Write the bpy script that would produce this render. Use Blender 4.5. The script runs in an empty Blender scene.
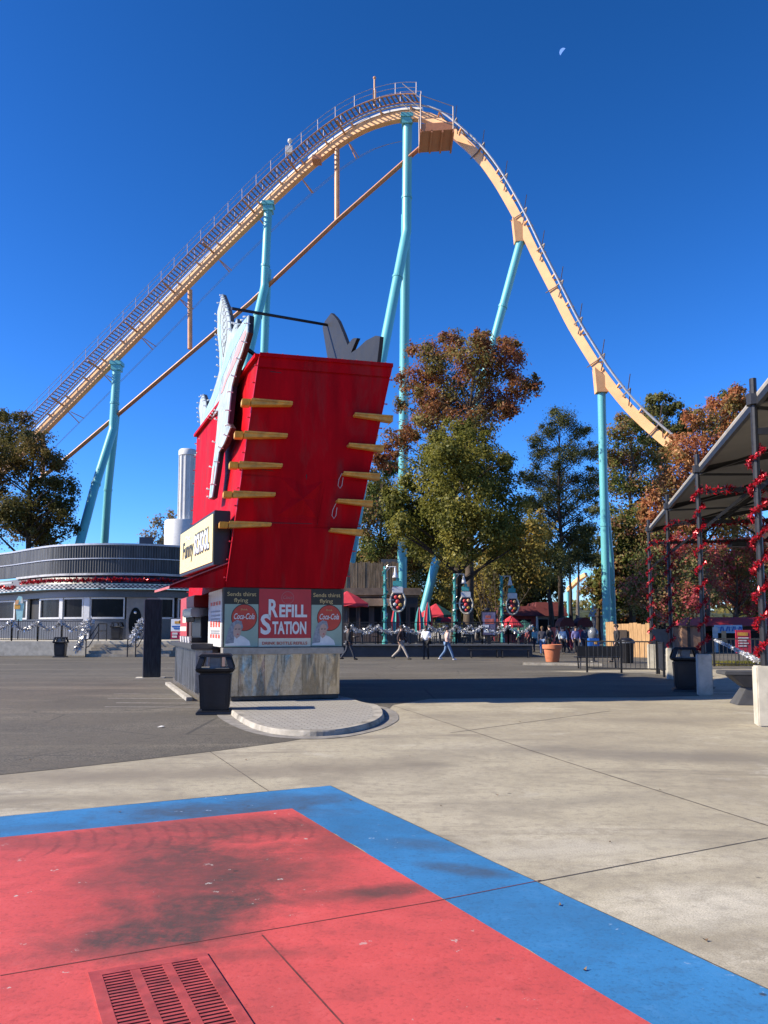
import bpy, bmesh, math, random
import numpy as np
from mathutils import Vector, Matrix, noise as mnoise
random.seed(7)
rng = np.random.default_rng(11)
sc = bpy.context.scene
COL = sc.collection
R = math.radians
F = 850.0; HC = 1.6; TH = R(5.35); PY0 = 548.5   # focal length in pixels, eye height, pitch, principal row
KS = F/769.0      # y is built in shortened units and stretched to metres at the end
CT, ST = math.cos(TH), math.sin(TH)

def ray(px, py):
    u = (px-384)/F; v = (PY0-py)/F
    return Vector((u, (CT - v*ST)/KS, ST + v*CT))
def P(px, py, Y):
    d = ray(px, py); t = Y/d.y
    return Vector((d.x*t, Y, HC + d.z*t))
def G(px, py, z=0.0):
    d = ray(px, py); t = (z-HC)/d.z
    return Vector((d.x*t, d.y*t, z))
def onplane(px, py, p0, n):
    d = ray(px, py); o = Vector((0,0,HC))
    t = (p0-o).dot(n)/d.dot(n)
    return o + d*t
def V(*a): return Vector(a)

# ---------------------------------------------------------------- tags
def tag(o, label=None, cat=None, group=None, kind=None):
    if label: o['label'] = label
    if cat: o['category'] = cat
    if group: o['group'] = group
    if kind: o['kind'] = kind
    return o
def thing(name, label, cat, loc=(0,0,0), rz=0.0, group=None):
    o = bpy.data.objects.new(name, None); COL.objects.link(o)
    o.empty_display_size = 0.2
    o.location = loc; o.rotation_euler = (0,0,rz)
    return tag(o, label, cat, group)
def copy_tree(o, parent=None):
    c = o.copy(); COL.objects.link(c)
    if parent is not None:
        c.parent = parent
    for ch in list(o.children): copy_tree(ch, c)
    return c

# ---------------------------------------------------------------- mesh builder
LOCALM=set()
class MB:
    def __init__(s): s.v=[]; s.f=[]; s.m=[]; s.mi=0
    def quad(s, *p):
        i=len(s.v); s.v += [tuple(q) for q in p]; s.f.append(tuple(range(i,i+len(p)))); s.m.append(s.mi); return s
    def box(s, c, size, rz=0.0, M=None):
        x,y,z = size[0]/2,size[1]/2,size[2]/2
        pts=[V(a*x,b*y,cc*z) for cc in(-1,1) for b in(-1,1) for a in(-1,1)]
        if M is None: M = Matrix.Rotation(rz,3,'Z')
        c=Vector(c); pts=[M@p+c for p in pts]
        return s.hexa(*pts)
    def bx(s, x0,x1,y0,y1,z0,z1):
        return s.box(((x0+x1)/2,(y0+y1)/2,(z0+z1)/2),(x1-x0,y1-y0,z1-z0))
    def hexa(s, a,b,c,d,e,f,g,h):   # bottom a b / c d, top e f / g h   (x fast, y, z)
        i=len(s.v); s.v += [tuple(q) for q in (a,b,c,d,e,f,g,h)]
        for q in ((0,2,3,1),(4,5,7,6),(0,1,5,4),(1,3,7,5),(3,2,6,7),(2,0,4,6)):
            s.f.append(tuple(i+k for k in q)); s.m.append(s.mi)
        return s
    def beam(s, p0, p1, w, h, up=None):
        p0=Vector(p0); p1=Vector(p1); t=(p1-p0).normalized()
        up = Vector(up) if up is not None else (V(0,0,1) if abs(t.z)<.95 else V(0,1,0))
        sd=t.cross(up).normalized()*w/2; n=sd.cross(t).normalized()*h/2
        return s.hexa(p0-sd-n,p0+sd-n,p1-sd-n,p1+sd-n,p0-sd+n,p0+sd+n,p1-sd+n,p1+sd+n)
    def path(s, pts, r, n=8, cap=True, closed=False):
        pts=[Vector(p) for p in pts]; N=len(pts)
        rs = r if isinstance(r,(list,tuple)) else [r]*N
        base=len(s.v); prev=None
        for k,p in enumerate(pts):
            if closed: t=pts[(k+1)%N]-pts[k-1]
            else: t=pts[min(k+1,N-1)]-pts[max(k-1,0)]
            t.normalize()
            if prev is None:
                a=t.cross(V(0,0,1))
                if a.length<.1: a=t.cross(V(0,1,0))
            else: a=prev-t*prev.dot(t)
            a.normalize(); prev=a; b=t.cross(a)
            for j in range(n):
                an=2*math.pi*j/n
                s.v.append(tuple(p+(a*math.cos(an)+b*math.sin(an))*rs[k]))
        for k in range(N if closed else N-1):
            k2=(k+1)%N
            for j in range(n):
                j2=(j+1)%n
                s.f.append((base+k*n+j,base+k*n+j2,base+k2*n+j2,base+k2*n+j)); s.m.append(s.mi)
        if cap and not closed:
            s.f.append(tuple(base+j for j in range(n))[::-1]); s.m.append(s.mi)
            s.f.append(tuple(base+(N-1)*n+j for j in range(n))); s.m.append(s.mi)
        return s
    def tube(s,p0,p1,r0,r1=None,n=10): return s.path([p0,p1],[r0,r0 if r1 is None else r1],n)
    def sweep(s, pts, fr, prof):     # fr: list of (S,N); prof list of (s,n)
        base=len(s.v); n=len(prof)
        for p,(S,Nn) in zip(pts,fr):
            for a,b in prof: s.v.append(tuple(p+S*a+Nn*b))
        for k in range(len(pts)-1):
            for j in range(n):
                j2=(j+1)%n
                s.f.append((base+k*n+j,base+k*n+j2,base+(k+1)*n+j2,base+(k+1)*n+j)); s.m.append(s.mi)
        s.f.append(tuple(base+j for j in range(n))[::-1]); s.m.append(s.mi)
        e=base+(len(pts)-1)*n
        s.f.append(tuple(e+j for j in range(n))); s.m.append(s.mi)
        return s
    def lathe(s, prof, c=(0,0,0), n=20, cap=True):
        base=len(s.v); c=Vector(c)
        for r,z in prof:
            for j in range(n):
                a=2*math.pi*j/n; s.v.append((c.x+r*math.cos(a),c.y+r*math.sin(a),c.z+z))
        for k in range(len(prof)-1):
            for j in range(n):
                j2=(j+1)%n
                s.f.append((base+k*n+j,base+k*n+j2,base+(k+1)*n+j2,base+(k+1)*n+j)); s.m.append(s.mi)
        if cap:
            s.f.append(tuple(base+j for j in range(n))[::-1]); s.m.append(s.mi)
            e=base+(len(prof)-1)*n; s.f.append(tuple(e+j for j in range(n))); s.m.append(s.mi)
        return s
    def prism(s, poly, vec):         # poly: list of Vectors (planar, maybe concave); vec: extrusion
        bm=bmesh.new(); vs=[bm.verts.new(p) for p in poly]
        es=[bm.edges.new((vs[i],vs[(i+1)%len(vs)])) for i in range(len(vs))]
        r=bmesh.ops.triangle_fill(bm,use_beauty=True,edges=es)
        bm.verts.index_update()
        base=len(s.v); n=len(poly)
        s.v += [tuple(p) for p in poly]+[tuple(Vector(p)+Vector(vec)) for p in poly]
        for f in bm.faces:
            ix=[v.index for v in f.verts]
            s.f.append(tuple(base+i for i in ix)); s.m.append(s.mi)
            s.f.append(tuple(base+n+i for i in ix[::-1])); s.m.append(s.mi)
        for i in range(n):
            j=(i+1)%n
            s.f.append((base+i,base+j,base+n+j,base+n+i)); s.m.append(s.mi)
        bm.free(); return s
    def sphere(s,c,r,n=10,m=6,sc=(1,1,1)):
        c=Vector(c); base=len(s.v)
        for k in range(1,m):
            ph=math.pi*k/m
            for j in range(n):
                a=2*math.pi*j/n
                s.v.append((c.x+r*sc[0]*math.sin(ph)*math.cos(a),c.y+r*sc[1]*math.sin(ph)*math.sin(a),c.z-r*sc[2]*math.cos(ph)))
        b=len(s.v); s.v.append((c.x,c.y,c.z-r*sc[2])); s.v.append((c.x,c.y,c.z+r*sc[2]))
        for k in range(m-2):
            for j in range(n):
                j2=(j+1)%n
                s.f.append((base+k*n+j,base+k*n+j2,base+(k+1)*n+j2,base+(k+1)*n+j)); s.m.append(s.mi)
        for j in range(n):
            j2=(j+1)%n
            s.f.append((b,base+j2,base+j)); s.m.append(s.mi)
            s.f.append((b+1,base+(m-2)*n+j,base+(m-2)*n+j2)); s.m.append(s.mi)
        return s
    def mesh(s, name, mats, off=(0,0,0), smooth=False, bevel=0.0, fix=True):
        me=bpy.data.meshes.new(name)
        o=Vector(off)
        me.from_pydata([(a-o.x,b-o.y,c-o.z) for a,b,c in s.v],[],s.f)
        if not isinstance(mats,(list,tuple)): mats=[mats]
        for m in mats: me.materials.append(m)
        me.polygons.foreach_set('material_index',s.m)
        if fix or bevel:
            bm=bmesh.new(); bm.from_mesh(me)
            if fix: bmesh.ops.recalc_face_normals(bm,faces=bm.faces)
            if bevel:
                ed=[e for e in bm.edges if len(e.link_faces)==2 and e.calc_face_angle(0)>.6]
                bmesh.ops.bevel(bm,geom=ed,offset=bevel,segments=2,affect='EDGES',clamp_overlap=True)
            bm.to_mesh(me); bm.free()
        if smooth:
            me.polygons.foreach_set('use_smooth',[True]*len(me.polygons))
            try: me.set_sharp_from_angle(angle=R(40))
            except Exception: pass
        me.update(); return me
    def build(s, name, mats, parent=None, world=True, smooth=False, bevel=0.0, fix=True, off=None):
        global LOCALM
        if off is None:
            if parent is not None:
                off = wloc(parent) if world else (0,0,0)
            elif world:
                xs=[p[0] for p in s.v]; ys=[p[1] for p in s.v]; zs=[p[2] for p in s.v]
                off=((min(xs)+max(xs))/2,(min(ys)+max(ys))/2,min(zs))
            else: off=(0,0,0)
        me=s.mesh(name,mats,off,smooth,bevel,fix)
        if not world: LOCALM.add(me)
        o=bpy.data.objects.new(name,me); COL.objects.link(o)
        if parent is not None: o.parent=parent
        elif world: o.location=off
        return o
def wloc(o):
    l=V(0,0,0)
    while o is not None: l=l+Vector(o.location); o=o.parent
    return l

def catmull(pts, per=6):
    out=[]; n=len(pts)
    for i in range(n-1):
        p0=pts[max(i-1,0)];p1=pts[i];p2=pts[i+1];p3=pts[min(i+2,n-1)]
        for k in range(per):
            t=k/per
            out.append(.5*((2*p1)+(p2-p0)*t+(2*p0-5*p1+4*p2-p3)*t*t+(3*p1-p0-3*p2+p3)*t**3))
    out.append(pts[-1].copy()); return out

# text laid on a plane: o = lower left corner, xd,yd unit directions, size = cap height
def text(s, name, o, xd, yd, h, mat, parent, width=None, shear=0.0, bold=0.0, depth=.006, center=False, sx=1.0):
    cu=bpy.data.curves.new('t','FONT'); cu.body=s; cu.size=1.0; cu.shear=shear; cu.offset=bold; cu.extrude=.01
    cu.resolution_u=3
    ob=bpy.data.objects.new('t',cu); COL.objects.link(ob)
    dg=bpy.context.evaluated_depsgraph_get(); 
    me=bpy.data.meshes.new_from_object(ob.evaluated_get(dg)); me.name=name
    bpy.data.objects.remove(ob); bpy.data.curves.remove(cu)
    n=len(me.vertices); co=np.zeros(n*3); me.vertices.foreach_get('co',co); co=co.reshape(-1,3)
    co[:,0]-=co[:,0].min(); y0=0.0; caph=0.7
    k=h/caph; kx=k*sx
    if width: kx=width/max(co[:,0].max(),1e-6)
    xd=Vector(xd).normalized(); yd=Vector(yd).normalized(); nd=xd.cross(yd)
    w=co[:,0].max()*kx
    ox=-w/2 if center else 0
    pw=wloc(parent); o=Vector(o)-pw
    A=np.array([xd,yd,nd])
    loc=np.stack([co[:,0]*kx+ox,co[:,1]*k,(co[:,2]+.01)/.02*depth],1)@A+np.array(o)
    me.vertices.foreach_set('co',loc.ravel())
    me.materials.clear(); me.materials.append(mat); me.update()
    ob=bpy.data.objects.new(name,me); COL.objects.link(ob); ob.parent=parent
    return ob

# ---------------------------------------------------------------- materials
def nt(name):
    m=bpy.data.materials.new(name); m.use_nodes=True
    t=m.node_tree; b=t.nodes['Principled BSDF']; return m,t,b
def N(t,typ,**kw):
    n=t.nodes.new(typ)
    for k,v in kw.items():
        if k in n.inputs: n.inputs[k].default_value=v
        else: setattr(n,k,v)
    return n
def L(t,a,b): t.links.new(a,b)
def ramp(t,fac,stops):
    r=t.nodes.new('ShaderNodeValToRGB'); e=r.color_ramp.elements
    while len(e)<len(stops): e.new(.5)
    for q,(p,c) in zip(e,stops):
        q.position=p; q.color=(c[0],c[1],c[2],1) if isinstance(c,(tuple,list)) else (c,c,c,1)
    L(t,fac,r.inputs['Fac']); return r.outputs['Color']
def mixc(t,fac,a,b,mode='MIX'):
    n=t.nodes.new('ShaderNodeMix'); n.data_type='RGBA'; n.blend_type=mode
    for sock,val in ((n.inputs[0],fac),(n.inputs[6],a),(n.inputs[7],b)):
        if isinstance(val,bpy.types.NodeSocket): L(t,val,sock)
        elif isinstance(val,(tuple,list)): sock.default_value=(*val[:3],1)
        else: sock.default_value=val
    return n.outputs[2]
def math_(t,op,a,b=0.0,clamp=False):
    n=t.nodes.new('ShaderNodeMath'); n.operation=op; n.use_clamp=clamp
    for sock,val in ((n.inputs[0],a),(n.inputs[1],b)):
        if isinstance(val,bpy.types.NodeSocket): L(t,val,sock)
        else: sock.default_value=val
    return n.outputs[0]
def pos(t,scale=(1,1,1)):
    g=t.nodes.new('ShaderNodeNewGeometry')
    if scale==(1,1,1): return g.outputs['Position']
    m=N(t,'ShaderNodeMapping'); m.inputs['Scale'].default_value=scale
    L(t,g.outputs['Position'],m.inputs['Vector']); return m.outputs[0]
def noise(t,vec,scale,detail=4,rough=.55,dist=0.0):
    n=N(t,'ShaderNodeTexNoise',Scale=scale,Detail=detail,Roughness=rough,Distortion=dist)
    L(t,vec,n.inputs['Vector']); return n.outputs['Fac']
def bump(t,b,h,strength=.2,dist=.01):
    n=N(t,'ShaderNodeBump',Strength=strength,Distance=dist); L(t,h,n.inputs['Height']); L(t,n.outputs[0],b.inputs['Normal'])
_mc={}
def mat(name,col,rough=.6,metal=0.0,var=.12,scale=3.0,spec=.5,dirt=0.0,stretch=(1,1,1),bmp=0.0):
    if name in _mc: return _mc[name]
    m,t,b=nt(name)
    b.inputs['Roughness'].default_value=rough; b.inputs['Metallic'].default_value=metal
    b.inputs['Specular IOR Level'].default_value=spec
    p=pos(t,stretch); f=noise(t,p,scale,5,.6)
    d=tuple(c*(1-var*1.3) for c in col); l=tuple(min(1,c*(1+var)) for c in col)
    c=ramp(t,f,[(.3,d),(.7,l)])
    if dirt:
        g=noise(t,p,scale*.45,6,.7,.6)
        c=mixc(t,ramp(t,g,[(.5,0),(.72,dirt)]),c,(.07,.06,.05))
    L(t,c,b.inputs['Base Color'])
    rr=math_(t,'ADD',math_(t,'MULTIPLY',f,.2),rough-.1,True); L(t,rr,b.inputs['Roughness'])
    if bmp: bump(t,b,f,bmp,.01)
    _mc[name]=m; return m
def emis(name,col,st):
    m,t,b=nt(name); b.inputs['Base Color'].default_value=(*col,1)
    b.inputs['Emission Color'].default_value=(*col,1); b.inputs['Emission Strength'].default_value=st
    return m

def m_concrete():
    m,t,b=nt('concrete_slab'); p=pos(t)
    big=noise(t,p,.16,5,.6,.4); mid=noise(t,p,.75,8,.68,.5); fine=noise(t,p,9,8,.75); sp=noise(t,p,60,2,.5)
    c=ramp(t,big,[(.34,(0.320,0.274,0.195)),(.5,(0.435,0.383,0.272)),(.66,(0.498,0.439,0.324))])
    c=mixc(t,ramp(t,mid,[(.46,.0),(.62,.75)]),c,(0.285,0.248,0.182))
    c=mixc(t,ramp(t,fine,[(.38,.7),(.5,.0)]),c,(0.267,0.235,0.179))
    # scuffed whiter patches where the surface is worn
    wn=noise(t,p,1.7,9,.75,.3); wb=noise(t,p,.33,3,.5)
    c=mixc(t,math_(t,'MULTIPLY',ramp(t,wn,[(.54,0),(.62,.4)]),ramp(t,wb,[(.5,0),(.62,1)])),c,(0.587,0.541,0.446))
    # dark streaky stains
    st=noise(t,pos(t,(.5,2.2,1)),.55,7,.7,.8)
    c=mixc(t,ramp(t,st,[(.54,0),(.70,.7)]),c,(0.169,0.144,0.113))
    nz=noise(t,p,1.1,7,.68,.6)
    for (x,y,rx,ry,rot,amt,col) in [(660,755,3.2,.8,-.25,.75,(0.187,0.165,0.134)),(150,775,4.5,.6,.12,.7,(0.196,0.165,0.125)),(330,765,2.0,.7,.2,.45,(0.196,0.165,0.125)),(440,765,.5,.25,0,.5,(0.178,0.157,0.122)),(600,800,1.4,.35,.3,.45,(0.196,0.174,0.139)),(480,715,2.5,.7,0,.4,(0.213,0.183,0.139)),(720,905,.9,.45,.4,.45,(0.604,0.566,0.471)),(560,850,1.3,.3,.2,.4,(0.587,0.541,0.446)),(690,720,3,.7,0,.5,(0.204,0.174,0.134)),(60,800,2.0,.25,.1,.35,(0.196,0.165,0.125))]:
        q=G(x,y); k=blob(t,p,q.x,q.y,rx,ry,rot,.55,nz,.6)
        c=mixc(t,math_(t,'MULTIPLY',k,amt),c,col)
    w2=noise(t,p,5.5,10,.78,.2)
    for (x,y,rx,ry,rot,amt) in [(715,905,1.0,.5,.35,.85),(560,835,1.5,.32,.25,.6),(745,960,.8,.35,.3,.8),(620,905,.9,.3,.3,.5),(60,790,1.6,.25,.05,.4),(690,860,1.6,.3,.15,.5),(470,745,1.6,.5,.2,.35)]:
        q=G(x,y); k=blob(t,p,q.x,q.y,rx,ry,rot,.6,nz,.8)
        c=mixc(t,math_(t,'MULTIPLY',math_(t,'MULTIPLY',k,amt*.62),ramp(t,w2,[(.42,0),(.56,1)])),c,(0.667,0.604,0.471))
    c=mixc(t,ramp(t,w2,[(.3,.5),(.44,0)]),c,(0.242,0.208,0.153))
    c=mixc(t,ramp(t,noise(t,p,95,3,.7),[(.38,.6),(.52,0)]),c,(0.202,0.178,0.134))
    # small gum spots
    vo=N(t,'ShaderNodeTexVoronoi',Scale=1.1); L(t,p,vo.inputs['Vector'])
    c=mixc(t,ramp(t,vo.outputs['Distance'],[(.018,.75),(.03,0)]),c,(0.063,0.056,0.049))
    c=mixc(t,ramp(t,sp,[(.3,.35),(.42,0)]),c,(0.196,0.174,0.139))
    L(t,c,b.inputs['Base Color']); b.inputs['Roughness'].default_value=.85; b.inputs['Specular IOR Level'].default_value=.25
    bump(t,b,math_(t,'ADD',fine,sp),.25,.004); return m
def m_asphalt():
    m,t,b=nt('asphalt_surface'); p=pos(t)
    big=noise(t,p,.22,6,.65,.6); sp=noise(t,p,38,3,.7); st=noise(t,pos(t,(.25,1.6,1)),.5,6,.65,.4); fl=noise(t,p,6,6,.7)
    c=ramp(t,big,[(.32,(0.093,0.082,0.062)),(.68,(0.185,0.161,0.122))])
    c=mixc(t,ramp(t,st,[(.5,0),(.66,.75)]),c,(0.263,0.230,0.166))
    c=mixc(t,ramp(t,sp,[(.42,.75),(.55,0)]),c,(0.039,0.037,0.032))
    c=mixc(t,ramp(t,sp,[(.6,0),(.72,.7)]),c,(0.263,0.244,0.204))
    pt=noise(t,pos(t,(.6,1,1)),.33,3,.5,1.2)
    c=mixc(t,ramp(t,pt,[(.50,0),(.54,.45)]),c,(0.113,0.098,0.074))
    vo=N(t,'ShaderNodeTexVoronoi',Scale=.35,Randomness=1.0); vo.feature='DISTANCE_TO_EDGE'; L(t,pos(t),vo.inputs['Vector'])
    c=mixc(t,math_(t,'MULTIPLY',ramp(t,vo.outputs['Distance'],[(.004,.6),(.010,0)]),ramp(t,big,[(.5,0),(.56,1)])),c,(0.034,0.033,0.029))
    c=mixc(t,ramp(t,fl,[(.36,.5),(.48,0)]),c,(0.054,0.050,0.041))
    L(t,c,b.inputs['Base Color']); b.inputs['Roughness'].default_value=.85; b.inputs['Specular IOR Level'].default_value=.3
    bump(t,b,sp,.4,.006); return m
def blob(t,p,cx,cy,rx,ry,rot=0.0,soft=.5,nz=None,amt=.45):
    mp=N(t,'ShaderNodeMapping'); mp.vector_type='TEXTURE'
    mp.inputs['Location'].default_value=(cx,cy*KS,0); mp.inputs['Rotation'].default_value=(0,0,rot); mp.inputs['Scale'].default_value=(rx,ry,1000)
    L(t,p,mp.inputs['Vector'])
    ln=t.nodes.new('ShaderNodeVectorMath'); ln.operation='LENGTH'; L(t,mp.outputs[0],ln.inputs[0])
    d=ln.outputs['Value']
    if nz is not None: d=math_(t,'ADD',d,math_(t,'MULTIPLY',math_(t,'SUBTRACT',nz,.5),amt*2.4))
    return ramp(t,d,[(max(0,.75-soft),1),(min(1,.75+soft*.5),0)])
def m_paint(name,col,stains,chip=(.5,.47,.42),arcs=None):
    m,t,b=nt(name); p=pos(t)
    f1=noise(t,p,.8,6,.6,.4); f2=noise(t,p,5,7,.7); f3=noise(t,p,40,3,.6)
    c=ramp(t,f1,[(.3,tuple(x*.8 for x in col)),(.7,tuple(min(1,x*1.15) for x in col))])
    c=mixc(t,ramp(t,f2,[(.36,.55),(.5,0)]),c,tuple(x*.62+.012 for x in col))
    c=mixc(t,ramp(t,f2,[(.56,0),(.72,.35)]),c,tuple(min(1,x*1.1+.05) for x in col))
    nz=noise(t,p,2.6,10,.74,.35); n2=noise(t,p,11,8,.75); nz=math_(t,'ADD',math_(t,'MULTIPLY',nz,.8),math_(t,'MULTIPLY',n2,.2))
    for (x,y,rx,ry,rot,amt) in stains:
        k=blob(t,p,x,y,rx,ry,rot,.42,nz,.75)
        k=math_(t,'MULTIPLY',k,ramp(t,n2,[(.30,.55),(.55,1)]))
        c=mixc(t,math_(t,'MULTIPLY',k,amt),c,(.060,.050,.043))
    # broad faded and grubby zones
    c=mixc(t,ramp(t,noise(t,p,.55,6,.62,.7),[(.46,0),(.68,.38)]),c,tuple(x*.52+.02 for x in col))
    # curved tyre rubbing marks in a row
    if arcs:
        a0,a1,hw=arcs; ctr=(a0+a1)/2; ang=math.atan2((a1.y-a0.y)*KS,a1.x-a0.x)
        mp=N(t,'ShaderNodeMapping'); mp.vector_type='TEXTURE'; mp.inputs['Location'].default_value=(ctr.x,ctr.y*KS,0); mp.inputs['Rotation'].default_value=(0,0,ang)
        L(t,p,mp.inputs['Vector']); sp=t.nodes.new('ShaderNodeSeparateXYZ'); L(t,mp.outputs[0],sp.inputs[0])
        v=math_(t,'DIVIDE',sp.outputs['Y'],hw); v2=math_(t,'MULTIPLY',v,v)
        ph=math_(t,'ADD',math_(t,'MULTIPLY',sp.outputs['X'],46.0),math_(t,'ADD',math_(t,'MULTIPLY',v2,4.2),math_(t,'MULTIPLY',nz,11.0)))
        st=math_(t,'SINE',ph); hlen=(a1-a0).length/2
        zone=math_(t,'MULTIPLY',ramp(t,v2,[(.55,1),(1.0,0)]),ramp(t,math_(t,'ABSOLUTE',math_(t,'DIVIDE',sp.outputs['X'],hlen)),[(.75,1),(1.0,0)]))
        k=math_(t,'MULTIPLY',math_(t,'MULTIPLY',ramp(t,st,[(.45,0),(.95,.5)]),zone),ramp(t,noise(t,p,1.6,5,.6),[(.36,0),(.55,1)]))
        c=mixc(t,k,c,tuple(x*.22+.02 for x in col))
    # chipped paint
    ch=noise(t,p,7,8,.7); cz=noise(t,p,.7,3,.5)
    c=mixc(t,math_(t,'MULTIPLY',ramp(t,ch,[(.645,0),(.66,1)]),ramp(t,cz,[(.46,0),(.56,1)])),c,chip)
    vo=N(t,'ShaderNodeTexVoronoi',Scale=1.6); L(t,p,vo.inputs['Vector'])
    c=mixc(t,ramp(t,vo.outputs['Distance'],[(.02,.8),(.035,0)]),c,(.04,.035,.03))
    c=mixc(t,ramp(t,f3,[(.33,.3),(.45,0)]),c,tuple(x*.4 for x in col))
    L(t,c,b.inputs['Base Color']); b.inputs['Roughness'].default_value=.7; b.inputs['Specular IOR Level'].default_value=.3
    bump(t,b,math_(t,'ADD',f2,f3),.25,.004); return m
def m_pavers():
    m,t,b=nt('brick_pavers'); p=pos(t)
    mp=N(t,'ShaderNodeMapping'); mp.inputs['Rotation'].default_value=(0,0,R(-18)); L(t,p,mp.inputs['Vector'])
    br=N(t,'ShaderNodeTexBrick',Scale=2.4); br.inputs['Mortar Size'].default_value=.022; br.inputs['Brick Width'].default_value=.55; br.inputs['Row Height'].default_value=.26
    br.inputs['Color1'].default_value=(.38,.355,.30,1); br.inputs['Color2'].default_value=(.32,.295,.25,1); br.inputs['Mortar'].default_value=(.13,.12,.10,1)
    L(t,mp.outputs[0],br.inputs['Vector'])
    f=noise(t,p,6,6,.7); c=mixc(t,ramp(t,f,[(.4,.4),(.6,0)]),br.outputs['Color'],(.25,.23,.2))
    L(t,c,b.inputs['Base Color']); b.inputs['Roughness'].default_value=.85
    bump(t,b,math_(t,'SUBTRACT',f,math_(t,'MULTIPLY',br.outputs['Fac'],2)),.4,.006); return m
def m_steel(name='brushed_steel',col=(.55,.52,.46),rough=.16,wave=True):
    m,t,b=nt(name); b.inputs['Metallic'].default_value=1.0
    p=pos(t,(1.3,1,.22)); f=noise(t,p,2.6,2,.5,.5); g=noise(t,pos(t),14,6,.7)
    c=ramp(t,g,[(.35,tuple(x*.72 for x in col)),(.6,col)])
    sh=noise(t,pos(t,(3.2,1,.5)),1.5,4,.55,.9)
    if wave: c=mixc(t,ramp(t,sh,[(.50,0),(.58,.6)]),c,tuple(x*.25 for x in col))  # dark reflections painted into the steel colour as upright shards
    L(t,c,b.inputs['Base Color'])
    L(t,math_(t,'ADD',math_(t,'MULTIPLY',g,.18),rough-.05),b.inputs['Roughness'])
    if wave: bump(t,b,f,.8,.06)
    return m
def m_leaf(name,cols,scale=.25):
    m=bpy.data.materials.new(name); m.use_nodes=True; t=m.node_tree
    for n in list(t.nodes): t.nodes.remove(n)
    out=t.nodes.new('ShaderNodeOutputMaterial')
    at=t.nodes.new('ShaderNodeAttribute'); at.attribute_name='tint'
    p=pos(t); f=noise(t,p,scale,3,.5)
    k=math_(t,'ADD',math_(t,'MULTIPLY',math_(t,'SUBTRACT',f,.5),2.0),math_(t,'MULTIPLY',at.outputs['Fac'],.75),True)
    k=math_(t,'ADD',k,.12,True)
    n=len(cols); c=ramp(t,k,[((i+.5)/n,cc) for i,cc in enumerate(cols)])
    d=N(t,'ShaderNodeBsdfDiffuse'); tr=N(t,'ShaderNodeBsdfTranslucent'); gl=N(t,'ShaderNodeBsdfGlossy',Roughness=.45)
    L(t,c,d.inputs['Color']); L(t,c,tr.inputs['Color'])
    gl.inputs['Color'].default_value=(.6,.6,.6,1)
    m1=N(t,'ShaderNodeMixShader'); m1.inputs[0].default_value=.46; L(t,d.outputs[0],m1.inputs[1]); L(t,tr.outputs[0],m1.inputs[2])
    m2=N(t,'ShaderNodeMixShader'); m2.inputs[0].default_value=.015; L(t,m1.outputs[0],m2.inputs[1]); L(t,gl.outputs[0],m2.inputs[2])
    L(t,m2.outputs[0],out.inputs['Surface']); return m
def m_bark(name,col):
    return mat(name,col,.9,0,.35,5,.2,stretch=(2,2,.4),bmp=.5)

# palette
M={}
M['concrete']=m_concrete(); M['asphalt']=m_asphalt(); M['paver']=m_pavers()
M['kerb']=mat('kerb_concrete',(.36,.33,.275),.85,0,.25,5,.3,.6,bmp=.3)
M['beige']=mat('beige_concrete',(.5,.46,.37),.85,0,.14,4,.3,.35,bmp=.2)
M['step']=mat('step_concrete',(.34,.30,.235),.85,0,.2,3,.3,.5)
M['red']=mat('red_painted_panel',(.44,.0015,.006),.55,0,.2,2.2,.07,.38,stretch=(1.6,1.6,.3))
M['redtrim']=mat('red_trim',(.42,.004,.016),.5,0,.12,6,.25)
M['ylw']=mat('yellow_ledge_paint',(.66,.34,.05),.5,0,.25,6,.5,.3)
M['steel']=m_steel(); M['steelside']=m_steel('side_steel',(.5,.5,.5),.3)
M['ledge']=mat('ledge_aluminium',(.40,.35,.28),.45,.5,.15,8)
M['black']=mat('black_plastic',(.012,.012,.014),.42,0,.2,8)
M['blackmetal']=mat('black_metal',(.014,.014,.016),.45,0,.2,8)
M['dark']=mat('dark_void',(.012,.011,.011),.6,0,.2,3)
M['white']=mat('white_paint',(.62,.61,.58),.5,0,.06,4,.4,.15)
M['cream']=mat('cream_sign_face',(.72,.60,.27),.45,0,.05,3)
M['teal']=mat('teal_coaster_paint',(.12,.42,.45),.42,0,.1,.7,.5,.12,stretch=(1,1,.25))
M['orange']=mat('orange_coaster_paint',(.76,.40,.17),.45,0,.1,.8,.5,.12)
M['orangeflat']=mat('tan_catwalk_paint',(.52,.25,.11),.5,0,.15,1)
M['brown']=mat('rust_brown_paint',(.50,.20,.09),.5,0,.12,1)
M['greysteel']=mat('galvanised_rail',(.42,.42,.43),.45,.5,.1,4)
M['railtan']=mat('tan_handrail',(.36,.30,.27),.5,.2,.1,4)
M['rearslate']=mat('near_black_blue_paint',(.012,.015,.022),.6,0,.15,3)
M['slate']=mat('slate_grey_paint',(.055,.065,.085),.6,0,.12,3)
M['slab']=mat('dark_slate_stone',(.028,.034,.036),.7,0,.45,6,.3,stretch=(4,4,.5))
M['starwhite']=mat('weathered_white_enamel',(.38,.44,.43),.5,0,.16,4,.4,.5)
M['starteal']=mat('pale_teal_enamel',(.32,.58,.60),.45,0,.1,4,.4,.2)
M['starpink']=mat('faded_pink_enamel',(.62,.30,.27),.5,0,.1,4)
M['bulb']=mat('white_bulb_glass',(.8,.8,.78),.2,0,.03,4)
M['redbulb']=mat('red_bulb_socket',(.45,.03,.05),.35,0,.1,9)
M['terracotta']=mat('terracotta',(.55,.185,.085),.75,0,.12,4,.3,.15)
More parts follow.
